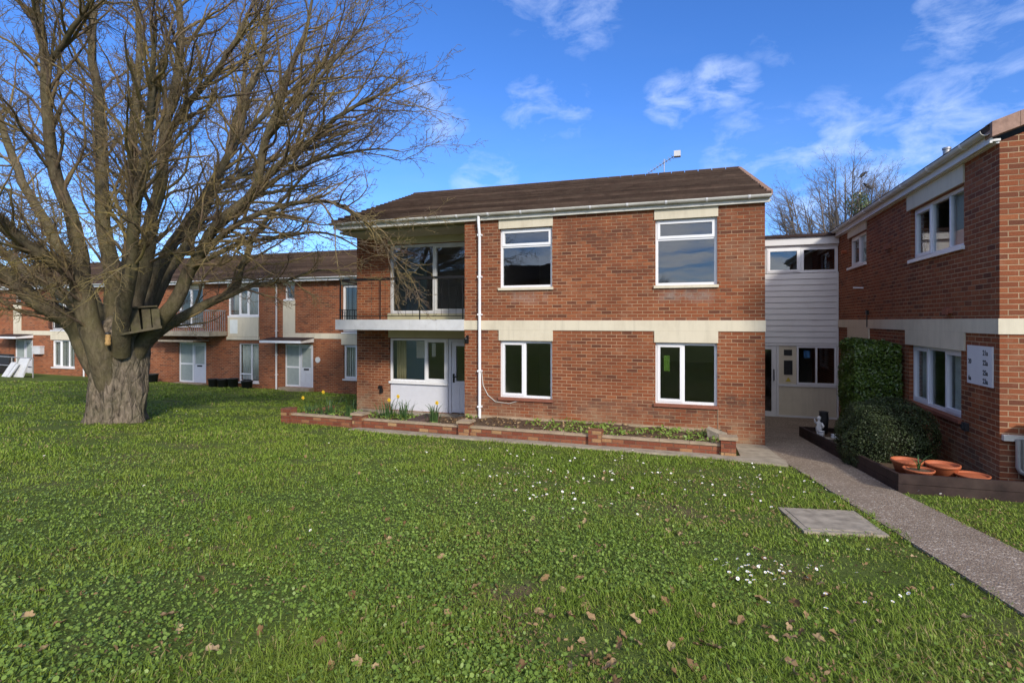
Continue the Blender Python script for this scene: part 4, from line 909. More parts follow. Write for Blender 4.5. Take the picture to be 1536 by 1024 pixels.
for (a, _), (b, _) in zip(PX, PX[1:]):
    mb = MB(); x0, x1 = a+0.127, b-0.127; ya, yb = YB(x0), YB(x1)
    mb.hexa([(x0, ya-0.055, -0.05), (x1, yb-0.055, -0.05), (x1, yb+0.055, -0.05), (x0, ya+0.055, -0.05), (x0, ya-0.055, 0.31), (x1, yb-0.055, 0.31), (x1, yb+0.055, 0.31), (x0, ya+0.055, 0.31)])
    mb.build('wall_panel', 'brick_bed', bw)
    mb = MB(); n = max(3, int((x1-x0)/0.45))
    for k in range(n):
        s0, s1 = x0+(x1-x0)*(k+0.006)/n, x0+(x1-x0)*(k+0.994)/n; h = 0.345+random.uniform(-0.006, 0.006); o = random.uniform(-0.008, 0.008)
        y0, y1 = YB(s0), YB(s1)
        mb.hexa([(s0, y0-0.07+o, 0.311), (s1, y1-0.07+o, 0.311), (s1, y1+0.07+o, 0.311), (s0, y0+0.07+o, 0.311), (s0, y0-0.07+o, h), (s1, y1-0.07+o, h), (s1, y1+0.07+o, h), (s0, y0+0.07+o, h)])
    mb.build('coping', 'cope', bw)
mb = MB(); mb.box(0.47, 10.55, -0.05, 0.58, 12.05, 0.30); mb.box(-9.32, 10.68, -0.05, -9.21, 12.2, 0.28); mb.build('wall_panel', 'brick_bed', bw)
def bed_z(x, y): return 0.245+0.05*mnoise.noise(Vector((x*1.7, y*2.3, 1)))+0.03*mnoise.noise(Vector((x*5, y*6, 2)))
V = []; Fc = []; nx, ny = 110, 16
for j in range(ny+1):
    for i in range(nx+1):
        x = -9.2+9.67*i/nx; ymax = 12.055 if x > -5.35 else 11.75
        y = 10.5+(ymax-10.5)*j/ny; V.append((x, y, bed_z(x, y)))
for j in range(ny):
    for i in range(nx): a = j*(nx+1)+i; Fc.append((a, a+1, a+nx+2, a+nx+1))
tag(npmesh('bed_soil', np.array(V), np.array(Fc), 'soil', smooth=True), kind='structure')
mb = MB(); mb.box(-9.2, 11.7, -0.1, X0-0.01, 13.44, 0.012); tag(mb.build('recess_paving', 'concrete'), kind='structure')

def leaves_np(P, N, L, W, rng, tilt=0.5, shape=6, curl=0.0):
    """little leaf blades: centres P, outward N, length L, width W"""
    n = len(P); T = rng.normal(size=(n, 3)); N = N+tilt*rng.normal(size=(n, 3)); N /= np.linalg.norm(N, axis=1, keepdims=True)+1e-9
    T -= (T*N).sum(1, keepdims=True)*N; T /= np.linalg.norm(T, axis=1, keepdims=True)+1e-9; B = np.cross(N, T)
    L = np.broadcast_to(L, n)[:, None]; W = np.broadcast_to(W, n)[:, None]
    if shape == 4: prof = [(-.5, 0), (0.02, -.5), (.5, 0), (0.02, .5)]
    else: prof = [(-.5, 0), (-.18, -.46), (.2, -.42), (.5, 0), (.2, .42), (-.18, .46)]
    V = np.stack([P+T*L*a+B*W*b+N*(L*curl*abs(b)) for a, b in prof], 1).reshape(-1, 3)
    F = np.arange(n*len(prof)).reshape(n, len(prof))
    return V, F, len(prof)

# weeds in the bed: nobody could count them
n = 2600; x = RNG.uniform(-9.1, 0.4, n); y = RNG.uniform(10.65, 12.0, n)
keep = (fnoise(x*1.5, y*1.5, 5) > 0.46) & ~((x < -5.3) & (y > 11.6)); x, y = x[keep], y[keep]
P = np.stack([x, y, [bed_z(a, b)+0.02+random.random()*0.05 for a, b in zip(x, y)]], 1)
V, F, k = leaves_np(P, np.tile([0, -0.3, 0.8], (len(P), 1)), RNG.uniform(0.04, 0.10, len(P)), RNG.uniform(0.02, 0.045, len(P)), RNG, 0.6, 6, 0.3)
tag(npmesh('weeds', V, F, 'clover', var=np.repeat(RNG.random(len(P)), k)), 'low green weeds and litter in the bed under the brick facade', 'weeds', kind='stuff')
n = 900; x = RNG.uniform(-8.9, 0.4, n); y = RNG.uniform(10.65, 12.0, n); keep = ~((x < -5.3) & (y > 11.6)); x, y = x[keep], y[keep]
P = np.stack([x, y, [bed_z(a, b)+0.015 for a, b in zip(x, y)]], 1)
V, F, k = leaves_np(P, np.tile([0, 0, 1.], (len(P), 1)), RNG.uniform(0.03, 0.09, len(P)), RNG.uniform(0.02, 0.06, len(P)), RNG, 0.5, 6, 0.4)
tag(npmesh('leaf_litter', V, F, 'deadleaf', var=np.repeat(RNG.random(len(P)), k)), 'brown leaf litter lying on the soil of the brick bed', 'leaf litter', kind='stuff')

def strap_plant(x, y, z, n, h, label, flowers=(), name='daffodil_clump', spread=0.12, group='daffodil clumps in the bed'):
    t = thing(name, label, 'plant', (x, y, z), group); V = []; F = []; var = []
    for i in range(n):
        a = random.random()*6.283; r = random.random()*spread*0.5; b = Vector((x+r*math.cos(a), y+r*math.sin(a), z-0.02)); hh = h*1.45*random.uniform(0.6, 1.1)
        a2 = a+random.uniform(-0.7, 0.7); out = Vector((math.cos(a2), math.sin(a2), 0))*random.uniform(0.15, 0.75)*hh*0.7
        sd = Vector((-math.sin(a2), math.cos(a2), 0))*0.012; v = random.random(); k0 = len(V); S4 = 4
        for s in range(S4+1):
            q = s/S4; p = b+out*(q*q)+Vector((0, 0, hh*(q-0.28*q*q*q)*1.1)); w = sd*(1-q*0.75)
            V += [tuple(p-w), tuple(p+w)]; var += [v, v]
        for s in range(S4): F.append((k0+2*s, k0+2*s+1, k0+2*s+3, k0+2*s+2))
    npmesh('leaf', np.array(V), np.array(F), 'daffleaf', t, np.array(var))
    for fx, fy, fz in flowers:
        f = MB(); p = Vector((x+fx, y+fy, z+fz)); f.tube([(x+fx*0.4, y+fy*0.4, z), p+Vector((0, 0.02, 0))], 0.005, 5)
        st = f.build('flower_stem', 'hedge', t)
        f = MB()
        for k in range(6):
            a = k*math.pi/3; d = Vector((math.cos(a), -0.15, math.sin(a))); e = Vector((-math.sin(a), 0, math.cos(a)))
            f.face([p, p+d*0.028+e*0.02, p+d*0.058, p+d*0.028-e*0.02])
        f.tube([p, p+Vector((0, -0.035, 0))], [0.014, 0.022], 10, 0, False)
        f.build('flower', 'daffflower', t)
    return t
strap_plant(-8.55, 11.15, 0.25, 46, 0.36, 'bushy dark green daffodil leaves in front of the brick pier', spread=0.5)
strap_plant(-7.95, 11.05, 0.25, 40, 0.34, 'upright dark daffodil leaves just left of the second wall pier', spread=0.34)
strap_plant(-6.95, 11.2, 0.25, 52, 0.36, 'daffodil clump with two yellow flowers under the kitchen window', ((0.10, -0.1, 0.44), (0.28, 0.0, 0.52)), spread=0.55)
strap_plant(-6.45, 11.15, 0.25, 44, 0.36, 'flowerless daffodil clump between the two flowering ones', spread=0.42)
strap_plant(-5.65, 11.0, 0.25, 44, 0.34, 'daffodil clump with one flower in front of the recessed door', ((0.12, -0.05, 0.46),), spread=0.36)
strap_plant(-9.35, 11.5, 0.1, 26, 0.34, 'sparse daffodils with two tall flowers at the bed left end', ((0.25, 0.1, 0.62), (-0.30, 0.0, 0.46)), spread=0.5)
strap_plant(-8.95, 11.0, 0.22, 34, 0.26, 'low flopping daffodil leaves behind the left end of the bed wall', spread=0.55)
mb = MB(); mb.hexa([(-6.3, 10.95, 0.27), (-5.85, 10.75, 0.29), (-5.65, 11.3, 0.27), (-6.1, 11.5, 0.27), (-6.28, 10.97, 0.30), (-5.85, 10.78, 0.34), (-5.66, 11.3, 0.39), (-6.1, 11.5, 0.35)])
tag(mb.build('slate_slab', 'slate', None, (-6, 11.1, 0.28)), 'flat brown slab lying in the bed beside the recessed door', 'slab')
mb = MB(); mb.hexa([(0.20, 11.3, 0.24), (0.52, 11.2, 0.26), (0.58, 11.45, 0.26), (0.26, 11.55, 0.25), (0.16, 11.28, 0.44), (0.45, 11.2, 0.34), (0.55, 11.42, 0.35), (0.22, 11.54, 0.44)])
o = mb.build('stone', 'slabtop', None, (0.35, 11.4, 0.25)); bv = o.modifiers.new('b', 'BEVEL'); bv.width = 0.03; bv.segments = 2
tag(o, 'pale grey stone lump tipped against the facade at the bed right end', 'stone')

# ================================================================== PLANTER BESIDE THE PATH
pe = thing('planter_edging', 'dark stained timber planter edge wrapping the bush along the path', 'planter', (2.5, 9, 0.3))
def board(a, b, h0, h1, th, nm='board'):
    a, b = Vector((*a, 0)), Vector((*b, 0)); d = (b-a).normalized(); nrm = Vector((d.y, -d.x, 0))*th; mb = MB(); n = 6
    for i in range(n):
        p, q = a.lerp(b, i/n), a.lerp(b, (i+1)/n); zp, zq = gz(p.x, p.y), gz(q.x, q.y)
        c = [p, p+nrm, q+nrm, q]; zz = [zp, zp, zq, zq]
        lo = [Vector((v.x, v.y, z+h0)) for v, z in zip(c, zz)]; hi = [Vector((v.x, v.y, z+h1)) for v, z in zip(c, zz)]
        if (lo[1]-lo[0]).cross(lo[3]-lo[0]).z < 0: lo, hi = lo[::-1], hi[::-1]
        mb.hexa(lo+hi)
    mb.build(nm, 'timber', pe)
PA, PB, PC, PD = (2.27, 14.2), (2.50, 8.44), (5.9, 8.66), (3.82, 14.3)
board(PB, PA, -0.1, 0.118, 0.05); board(PB, PA, 0.124, 0.245, 0.054); board(PC, PB, -0.1, 0.125, -0.05); board(PC, PB, 0.131, 0.255, -0.054); board(PA, PD, -0.1, 0.245, -0.05)
mb = MB(); mb.prism([(2.29, 14.15), (2.52, 8.47), (3.835, 8.56), (3.835, 14.15)], lambda x, y: gz(x, y)-0.1, lambda x, y: gz(x, y)+0.16); mb.prism([(3.836, 8.56), (5.9, 8.69), (5.9, 8.995), (3.836, 8.995)], lambda x, y: gz(x, y)-0.1, lambda x, y: gz(x, y)+0.14)
tag(mb.build('planter_soil', 'soil'), kind='structure')

def leafy(name, label, cat, core_pts_fn, n, loc, mat, L, seed):
    t = thing(name, label, cat, loc); rng = np.random.default_rng(seed); P, N = core_pts_fn(n, rng)
    P = P+N*rng.uniform(-0.06, 0.018, (n, 1)); V, F, k = leaves_np(P, N*0.9+np.array([0, 0, 0.25]), rng.uniform(L*0.7, L*1.3, n), rng.uniform(L*0.38, L*0.62, n), rng, 0.55, 6, 0.15)
    npmesh('foliage', V, F, mat, t, np.repeat(np.clip(rng.normal(0.45, 0.25, n), 0, 1), k)); return t
def lump(N): return 1+0.03*np.sin(N[:, 0]*5+1)*np.sin(N[:, 1]*4)+0.045*np.sin(N[:, 2]*7+N[:, 0]*6)+0.03*np.sin(N[:, 1]*13+N[:, 2]*9)
BC = np.array([2.96, 10.55, 0.50])
def bush_pts(n, rng):
    N = rng.normal(size=(n*2, 3)); N /= np.linalg.norm(N, axis=1, keepdims=True); N = N[N[:, 2] > -0.45][:n]
    e = lambda v: np.sign(v)*np.abs(v)**0.80
    r = np.array([0.67, 0.70, 0.74]); P = BC+np.stack([e(N[:, 0]), e(N[:, 1]), e(N[:, 2])], 1)*r*lump(N)[:, None]; P[:, 0] = np.minimum(P[:, 0], 3.82); return P, N
b = leafy('round_bush', 'clipped dark green dome shaped bush filling the timber planter', 'bush', bush_pts, 25000, (2.96, 10.55, 0.2), 'bush', 0.029, 3)
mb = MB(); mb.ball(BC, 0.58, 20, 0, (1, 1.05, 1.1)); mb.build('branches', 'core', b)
HB = np.array([[2.96, 12.45, 0.0], [3.80, 13.7, 2.13]])
def hedge_pts(n, rng):
    f = rng.random(n); P = HB[0]+rng.random((n, 3))*(HB[1]-HB[0]); N = np.zeros((n, 3))
    a = f < 0.36; P[a, 1] = HB[0, 1]; N[a, 1] = -1; b = (f >= 0.36) & (f < 0.75); P[b, 0] = HB[0, 0]; N[b, 0] = -1
    c = (f >= 0.75) & (f < 0.92); P[c, 2] = HB[1, 2]; N[c, 2] = 1; d = f >= 0.92; P[d, 1] = HB[1, 1]; N[d, 1] = 1
    cen = HB.mean(0); q = (P-cen)/((HB[1]-HB[0])/2); cr = np.maximum(0, (np.sort(np.abs(q), 1)[:, -2]-0.8)/0.2)
    P = P-(P-cen)*0.05*cr[:, None]+N*(0.025*np.sin(P[:, [2]]*5+P[:, [0]]*7)+0.02*np.sin(P[:, [2]]*11+P[:, [1]]*4)); P[:, 0] = np.minimum(P[:, 0], 3.82)
    return P, N
hd = leafy('tall_hedge', 'tall square clipped laurel hedge against the brick wall behind the bush', 'hedge', hedge_pts, 16000, (3.3, 13, 0), 'hedge', 0.052, 4)
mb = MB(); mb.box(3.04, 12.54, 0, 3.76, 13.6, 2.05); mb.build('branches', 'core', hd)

def bowl(x, y, r, h, label, plant=False):
    z = gz(x, y)+0.155; t = thing('plant_pot', label, 'pot', (x, y, z), 'terracotta pots in the planter')
    mb = MB(); mb.lathe((x, y, z), [(0.001, 0), (r*0.66, 0), (r*0.92, h*0.8), (r*0.94, h*0.82), (r*1.0, h*0.82), (r*1.03, h), (r*0.95, h+0.004), (r*0.9, h*0.88), (r*0.86, h*0.8)], 28); mb.build('pot_body', 'terra', t)
    mb = MB(); mb.lathe((x, y, z+h*0.80), [(0.001, 0.012), (r*0.5, 0.008), (r*0.88, 0)], 20); mb.build('compost', 'soil' if plant else 'terra', t)
    if plant:
        V = []; F = []
        for i in range(7):
            a = i*0.95+0.4; L = random.uniform(0.14, 0.26); o = Vector((math.cos(a), math.sin(a), 0)); s = Vector((-o.y, o.x, 0))*0.016; k0 = len(V); b = Vector((x, y, z+h*0.8)); e = random.uniform(0.2, 0.9)
            for q in (0, 0.35, 0.7, 1): p = b+o*L*e*q*q+Vector((0, 0, L*(q-0.3*q*q)*1.2)); w = s*(1-q*0.85); V += [tuple(p-w), tuple(p+w)]
            for q in range(3): F.append((k0+2*q, k0+2*q+1, k0+2*q+3, k0+2*q+2))
        npmesh('leaf', np.array(V), np.array(F), 'daffleaf', t, np.full(len(V), 0.6))
bowl(2.80, 9.05, 0.19, 0.20, 'empty terracotta pot closest to the round bush')
bowl(2.84, 8.74, 0.18, 0.13, 'low terracotta pot with a green strappy plant', True)
bowl(3.19, 8.97, 0.20, 0.19, 'wide terracotta pot between the planted pot and the brick wall')
bowl(3.46, 8.80, 0.19, 0.10, 'shallow terracotta bowl closest to the gable corner')
# ornaments in the planter's far corner
oz = gz(2.5, 13.4)+0.16
SX, SY = 2.52, 13.4
st = thing('garden_statue', 'small white figurine standing at the planter far corner', 'statue', (SX, SY, oz))
mb = MB(); k = 0.8
mb.lathe((SX, SY, oz), [(r*k, h*k) for r, h in ((0.09, 0), (0.085, 0.03), (0.05, 0.05), (0.075, 0.12), (0.085, 0.20), (0.06, 0.27), (0.075, 0.33), (0.03, 0.38), (0.028, 0.40), (0.055, 0.44), (0.05, 0.50), (0.001, 0.53))], 14)
for pts in (((-.06, -.01, .33), (-.11, -.05, .37), (-.12, -.07, .44)), ((.06, -.01, .33), (.10, -.06, .26), (.07, -.09, .22))):
    mb.tube([(SX+a*k, SY+b*k, oz+c*k) for a, b, c in pts], [0.024, 0.02, 0.016], 8)
mb.build('figure', 'paper', st)
def jar(x, y, r, h, m, label, nm='ornament_pot'):
    z = gz(x, y)+0.155; mb = MB(); mb.lathe((x, y, z), [(0.001, 0), (r*0.8, 0), (r, h*0.7), (r*0.9, h*0.95), (r*1.05, h), (r*0.8, h), (r*0.75, h*0.8), (0.001, h*0.8)], 14); tag(mb.build(nm, m, None, (x, y, z)), label, 'pot')
jar(2.50, 13.05, 0.065, 0.13, 'paper', 'little white pot just below the figurine'); jar(2.66, 12.6, 0.075, 0.12, 'paper', 'squat white pot half behind the round bush'); jar(2.68, 13.75, 0.10, 0.50, 'dark', 'tall dark urn behind the white figurine'); jar(2.52, 12.5, 0.12, 0.05, 'slabtop', 'shallow grey dish on the planter soil near the figurine', 'dish')

# ================================================================== TREES
def catmull(P, step=0.22):
    P = [np.array(p, float) for p in P]; Q = [2*P[0]-P[1]]+P+[2*P[-1]-P[-2]]; out = []
    for i in range(1, len(Q)-2):
        n = max(2, int(np.linalg.norm(Q[i+1][:3]-Q[i][:3])/step))
        for k in range(n):
            t = k/n; out.append(0.5*((2*Q[i])+(-Q[i-1]+Q[i+1])*t+(2*Q[i-1]-5*Q[i]+4*Q[i+1]-Q[i+2])*t*t+(-Q[i-1]+3*Q[i]-3*Q[i+1]+Q[i+2])*t**3))
    out.append(P[-1]); return np.array(out)
class Grower:
    def __init__(s, seed, maxlev, dens, axis, ratio=0.46, up=0.05):
        s.r = random.Random(seed); s.max = maxlev; s.d = dens; s.axis = np.array(axis, float); s.br = []; s.ratio = ratio; s.up = up
    def rnd(s): return np.array([s.r.gauss(0, 1), s.r.gauss(0, 1), s.r.gauss(0, 1)])
    def branch(s, p, d, L, r, lev, up=None, droop=0.0):
        up = s.up if up is None else up
        k = {1: 13, 2: 8, 3: 6, 4: 4, 5: 3}[lev]; st = L/(k-1); pts = [p]; d = d/np.linalg.norm(d); wob = {1: 0.13, 2: 0.20, 3: 0.26, 4: 0.25, 5: 0.2}[lev]
        for i in range(k-1):
            d = d+s.rnd()*wob; f = i/(k-1); d[2] += up-droop*(1-1.8*f); d /= np.linalg.norm(d); p = p+d*st; pts.append(p)
        pts = np.array(pts); rr = np.linspace(r, max(r*0.32, 0.0031), k); s.br.append((pts, rr, lev))
        if lev < s.max: s.kids(pts, rr, L, lev, 0.18, droop)
    def kids(s, pts, rr, L, lev, t0, droop=0.0, lens=None):
        n = max(1, int(round(s.d[lev]*L*s.r.uniform(0.8, 1.2)))); k = len(pts)
        for i in range(n+1):
            t = t0+(1-t0)*(i+s.r.random()*0.8)/(n+0.8) if i < n else 1.0
            t = min(t, 1.0); x = t*(k-1); j = min(int(x), k-2); p = pts[j]+(pts[j+1]-pts[j])*(x-j); r = rr[j]+(rr[j+1]-rr[j])*(x-j)
            tan = pts[j+1]-pts[j]; tan = tan/(np.linalg.norm(tan)+1e-9)
            side = s.rnd(); side -= side.dot(tan)*tan; side /= np.linalg.norm(side)+1e-9
            o = p-s.axis; o[2] = 0; on = np.linalg.norm(o); o = o/on if on > 0.3 else o*0
            ang = (s.r.uniform(0.55, 0.95) if lev < 2 else s.r.uniform(0.75, 1.2)) if i < n else 0.15
            d = tan*math.cos(ang)+side*math.sin(ang)+o*(0.5 if lev == 0 else 0.3)+np.array([0, 0, 0.18 if lev == 0 and droop == 0 else 0])
            if lev == 0: d[2] = d[2]*0.9
            ln = lens(t) if lens else L*s.ratio*(1-0.45*t)
            ln *= s.r.uniform(0.65, 1.3)
            s.branch(p, d, ln, max(0.003, min(r*0.55, 0.0100*ln+0.0012 if lev > 0 else 0.034)), lev+1, None, droop)
def tubes(brs, sides):
    VV, FF, off = [], [], 0; by = {}
    for p, r in brs: by.setdefault(len(p), []).append((p, r))
    a = np.arange(sides)*2*np.pi/sides; ca, sa = np.cos(a), np.sin(a)
    for k, L in by.items():
        P = np.stack([b[0] for b in L]); Rr = np.stack([b[1] for b in L]); T = np.gradient(P, axis=1); T /= np.linalg.norm(T, axis=2, keepdims=True)+1e-9
        d = P[:, -1]-P[:, 0]; d /= np.linalg.norm(d, axis=1, keepdims=True)+1e-9
        ref = np.where(np.abs(d[:, [2]]) < 0.8, np.array([[0, 0, 1.]]), np.array([[1., 0, 0]])); A = np.cross(T, ref[:, None, :]); A /= np.linalg.norm(A, axis=2, keepdims=True)+1e-9; Bv = np.cross(T, A)
        V = P[:, :, None, :]+Rr[:, :, None, None]*(A[:, :, None, :]*ca[None, None, :, None]+Bv[:, :, None, :]*sa[None, None, :, None])
        nb = len(L); VV.append(V.reshape(-1, 3))
        b0 = (np.arange(nb)*k*sides)[:, None, None]; i = (np.arange(k-1)*sides)[None, :, None]; j = np.arange(sides)[None, None, :]; j2 = (j+1) % sides
        f = np.stack([b0+i+j, b0+i+j2, b0+i+sides+j2, b0+i+sides+j], -1).reshape(-1, 4)+off; FF.append(f); off += V.size//3
    return np.concatenate(VV), np.concatenate(FF)

TT = 12.3; TB = np.array([-12.51, 8.75, 0.26])
def LP(*pts): return [(*at_t(px, py, TT+dt), r) for px, py, dt, r in pts]
LIMBS = [
 LP((168, 585, 0, .34), (140, 540, -.2, .33), (105, 487, -.4, .28), (55, 452, -.9, .23), (5, 408, -1.3, .19), (-60, 370, -1.8, .15), (-150, 300, -2.2, .10), (-230, 220, -2.6, .04)),
 LP((170, 590, -.2, .36), (150, 535, -.5, .34), (130, 470, -.7, .29), (112, 420, -.9, .25), (75, 385, -1.3, .19), (20, 345, -1.9, .15), (-50, 280, -2.5, .10), (-120, 170, -3, .04)),
 LP((122, 440, -.8, .22), (122, 385, -.7, .2), (98, 300, -.9, .17), (78, 230, -1.2, .15), (68, 170, -1.4, .13), (72, 100, -1.5, .11), (50, 0, -1.8, .08), (30, -110, -2, .04)),
 LP((180, 530, .1, .3), (170, 450, 0, .26), (160, 380, -.1, .21), (155, 290, 0, .18), (148, 200, .2, .15), (146, 110, .3, .12), (135, 0, .3, .08), (125, -130, .3, .03)),
 LP((186, 580, .25, .2), (193, 515, .1, .27), (205, 440, -.1, .24), (218, 390, -.2, .20), (232, 310, -.3, .17), (246, 210, -.4, .14), (266, 110, -.5, .11), (264, 0, -.6, .08), (250, -110, -.6, .03)),
 LP((192, 550, 0, .28), (222, 502, -.1, .22), (258, 455, -.2, .21), (276, 420, -.3, .18), (319, 354, -.6, .15), (376, 288, -1.0, .12), (398, 212, -1.2, .10), (425, 133, -1.4, .08), (450, 70, -1.5, .06), (470, 0, -1.6, .03)),
 LP((192, 550, .2, .24), (232, 500, .4, .18), (292, 468, .6, .15), (340, 445, .8, .12), (358, 412, .9, .10), (375, 360, 1.1, .08), (420, 300, 1.4, .06), (470, 250, 1.7, .03)),
 LP((338, 447, .8, .08), (380, 428, .7, .06), (430, 421, .6, .045), (480, 405, .4, .03), (530, 410, .2, .015)),
 LP((195, 520, .5, .28), (225, 440, .9, .22), (262, 365, 1.2, .18), (305, 300, 1.5, .15), (345, 225, 1.7, .12), (372, 150, 1.9, .10), (395, 60, 2.0, .07), (415, -50, 2.1, .03)),
 LP((185, 520, .6, .28), (192, 420, 1.0, .22), (203, 320, 1.2, .18), (200, 220, 1.3, .15), (208, 120, 1.4, .11), (203, 0, 1.5, .08), (190, -110, 1.5, .03)),
 LP((195, 520, .8, .26), (240, 430, 1.8, .2), (290, 350, 2.8, .16), (335, 255, 3.6, .12), (365, 130, 4.2, .08), (385, 10, 4.5, .03)),
 LP((182, 530, -.4, .24), (186, 450, -1.1, .18), (200, 360, -1.8, .14), (210, 260, -2.3, .11), (222, 150, -2.8, .08), (235, 30, -3.1, .03)),
 LP((175, 530, .6, .28), (120, 420, 1.7, .2), (55, 310, 2.6, .16), (5, 200, 3.2, .12), (-35, 70, 3.6, .08), (-60, -60, 3.9, .03)),
 LP((160, 530, .4, .26), (100, 450, 1.0, .2), (30, 400, 1.6, .16), (-50, 350, 2.4, .12), (-140, 270, 3.0, .05)),
 LP((300, 385, -.45, .10), (345, 345, -.9, .08), (410, 310, -1.3, .065), (475, 300, -1.7, .05), (530, 318, -2.0, .035), (572, 360, -2.1, .02), (600, 410, -2.1, .01)),
 LP((376, 288, -1.0, .09), (430, 238, -1.3, .075), (490, 190, -1.5, .06), (550, 150, -1.6, .04), (600, 120, -1.6, .02)),
 LP((330, 335, -.6, .09), (400, 280, -.3, .07), (470, 245, 0, .055), (540, 230, .2, .035), (600, 225, .3, .015)),
 LP((290, 400, -.4, .08), (350, 370, -.6, .06), (420, 355, -.8, .05), (490, 350, -1, .03), (550, 375, -1.2, .015)),
 LP((246, 210, -.4, .09), (300, 140, -.8, .08), (350, 70, -1.2, .06), (390, -10, -1.4, .03)),
 LP((345, 225, 1.7, .08), (410, 160, 1.9, .07), (470, 110, 2.1, .05), (530, 60, 2.3, .02)),
 LP((72, 100, -1.5, .08), (110, 40, -2.0, .06), (150, -30, -2.4, .03)),
 LP((398, 212, -1.2, .07), (450, 150, -1.8, .05), (510, 80, -2.2, .03), (550, 20, -2.4, .015)),
 LP((305, 300, 1.5, .08), (380, 250, 2.2, .065), (460, 215, 2.6, .045), (530, 190, 2.8, .02)),
]
def build_big_tree():
    t = thing('bare_tree', 'huge bare multi-stemmed tree on the lawn with thick pale trunk', 'tree', tuple(TB))
    g = Grower(5, 4, {0: 4.1, 1: 5.2, 2: 7.0, 3: 6.0}, TB, 0.40, 0.032); limb_t = []
    for i, Lm in enumerate(LIMBS):
        C = catmull(Lm); pts, rr = C[:, :3].copy(), np.maximum(C[:, 3], 0.008)
        rr = rr*(0.72 if i in (0, 1, 2) else 0.76); n = len(pts); w = np.minimum(np.arange(n)/6.0, 1)
        for k in range(n):
            pts[k] += w[k]*(0.10*np.array(mnoise.noise_vector(Vector(pts[k]*0.8)+Vector((i*3.3, 0, 0))))+0.05*np.array(mnoise.noise_vector(Vector(pts[k]*2.0)+Vector((i*1.3, 5, 0)))))*(0.4 if i in (7, 14, 17) else 1)
            rr[k] *= 1+0.07*mnoise.noise(Vector(pts[k]*2.3))
        limb_t.append((pts, rr)); L = np.linalg.norm(np.diff(pts, axis=0), axis=1).sum()
        low = i in (7, 14, 17)
        t0 = 0.24 if i < 6 or 8 <= i <= 13 else 0.10
        big = (lambda t: 2.35-0.95*t) if not low else (lambda t: 1.7-0.6*t)
        g.kids(pts, rr, L*(1.35 if i == 14 else 0.6 if low or i == 6 else 1.0), 0, t0, 0.10 if low else 0.0, big)
    # short lichened shoots hanging from the middle of the crown
    nb0 = len(g.br)
    for k in range(48):
        px, py, dt = random.uniform(70, 290), random.uniform(290, 420), random.uniform(-1.6, -0.5)
        p = np.array(at_t(px, py, TT+dt)); best = min(((np.linalg.norm(q-p), q) for P, _ in limb_t for q in P), key=lambda a: a[0])[1]
        d = np.array([random.gauss(0, .6), -0.7+random.gauss(0, .3), random.gauss(0.0, .4)])
        g.branch(best, d, random.uniform(0.8, 1.5), 0.014, 2, 0.0, 0.14)
    shoots = g.br[nb0:]; del g.br[nb0:]
    va, fa = tubes([(p, r*1.15) for p, r, l in shoots], 4); npmesh('lichened_shoots', va, fa, 'lichen', t, smooth=True)
    # trunk
    V = []; F = []; ns, nr = 120, 70
    c0, c1 = TB, np.array(at_t(183, 505, TT))
    for i in range(nr+1):
        f = i/nr; z = -0.15+f*2.55; c = TB+(c1-TB)*min(1.1, max(0, z)/2.0); zz = TB[2]+z
        rad = 0.525+0.075*math.exp(-max(z, 0)/0.28)+0.03*max(0, z-1.3)
        for j in range(ns):
            a = 2*math.pi*j/ns; flare = math.exp(-max(z, 0)/0.20)*(0.06*math.sin(a*5+0.7)+0.045*math.sin(a*3+2))
            nv = Vector((math.cos(a)*2.2, math.sin(a)*2.2, z*0.7))
            rr = rad+flare+0.055*mnoise.noise(nv)+0.040*mnoise.noise(nv*3+Vector((3, 1, 0)))+0.030*mnoise.noise(Vector((math.cos(a)*9, math.sin(a)*9, z*2.4)))+0.014*mnoise.noise(Vector((math.cos(a)*20, math.sin(a)*20, z*6)))
            if f > 0.86: rr *= 1-(f-0.86)/0.14*0.55
            V.append((c[0]+rr*math.cos(a), c[1]+rr*math.sin(a), zz))
    for i in range(nr):
        for j in range(ns): j2 = (j+1) % ns; F.append((i*ns+j, i*ns+j2, (i+1)*ns+j2, (i+1)*ns+j))
    npmesh('trunk', np.array(V), np.array(F), 'bark', t, smooth=True)
    v, f = tubes(limb_t, 14); npmesh('limb', v, f, 'limb', t, smooth=True)
    b1 = [(p, r) for p, r, l in g.br if l == 1]; b2 = [(p, r) for p, r, l in g.br if l == 2]; b3 = [(p, r*1.25) for p, r, l in g.br if l >= 3]
    v1, f1 = tubes(b1, 7); v2, f2 = tubes(b2, 5); v3, f3 = tubes(b3, 3)
    npmesh('crown', np.concatenate([v1, v2, v3]), np.concatenate([f1, f2+len(v1), f3+len(v1)+len(v2)]), 'twig', t, smooth=True)
    print('TREE branches', len(g.br)); return t
BIG = build_big_tree()

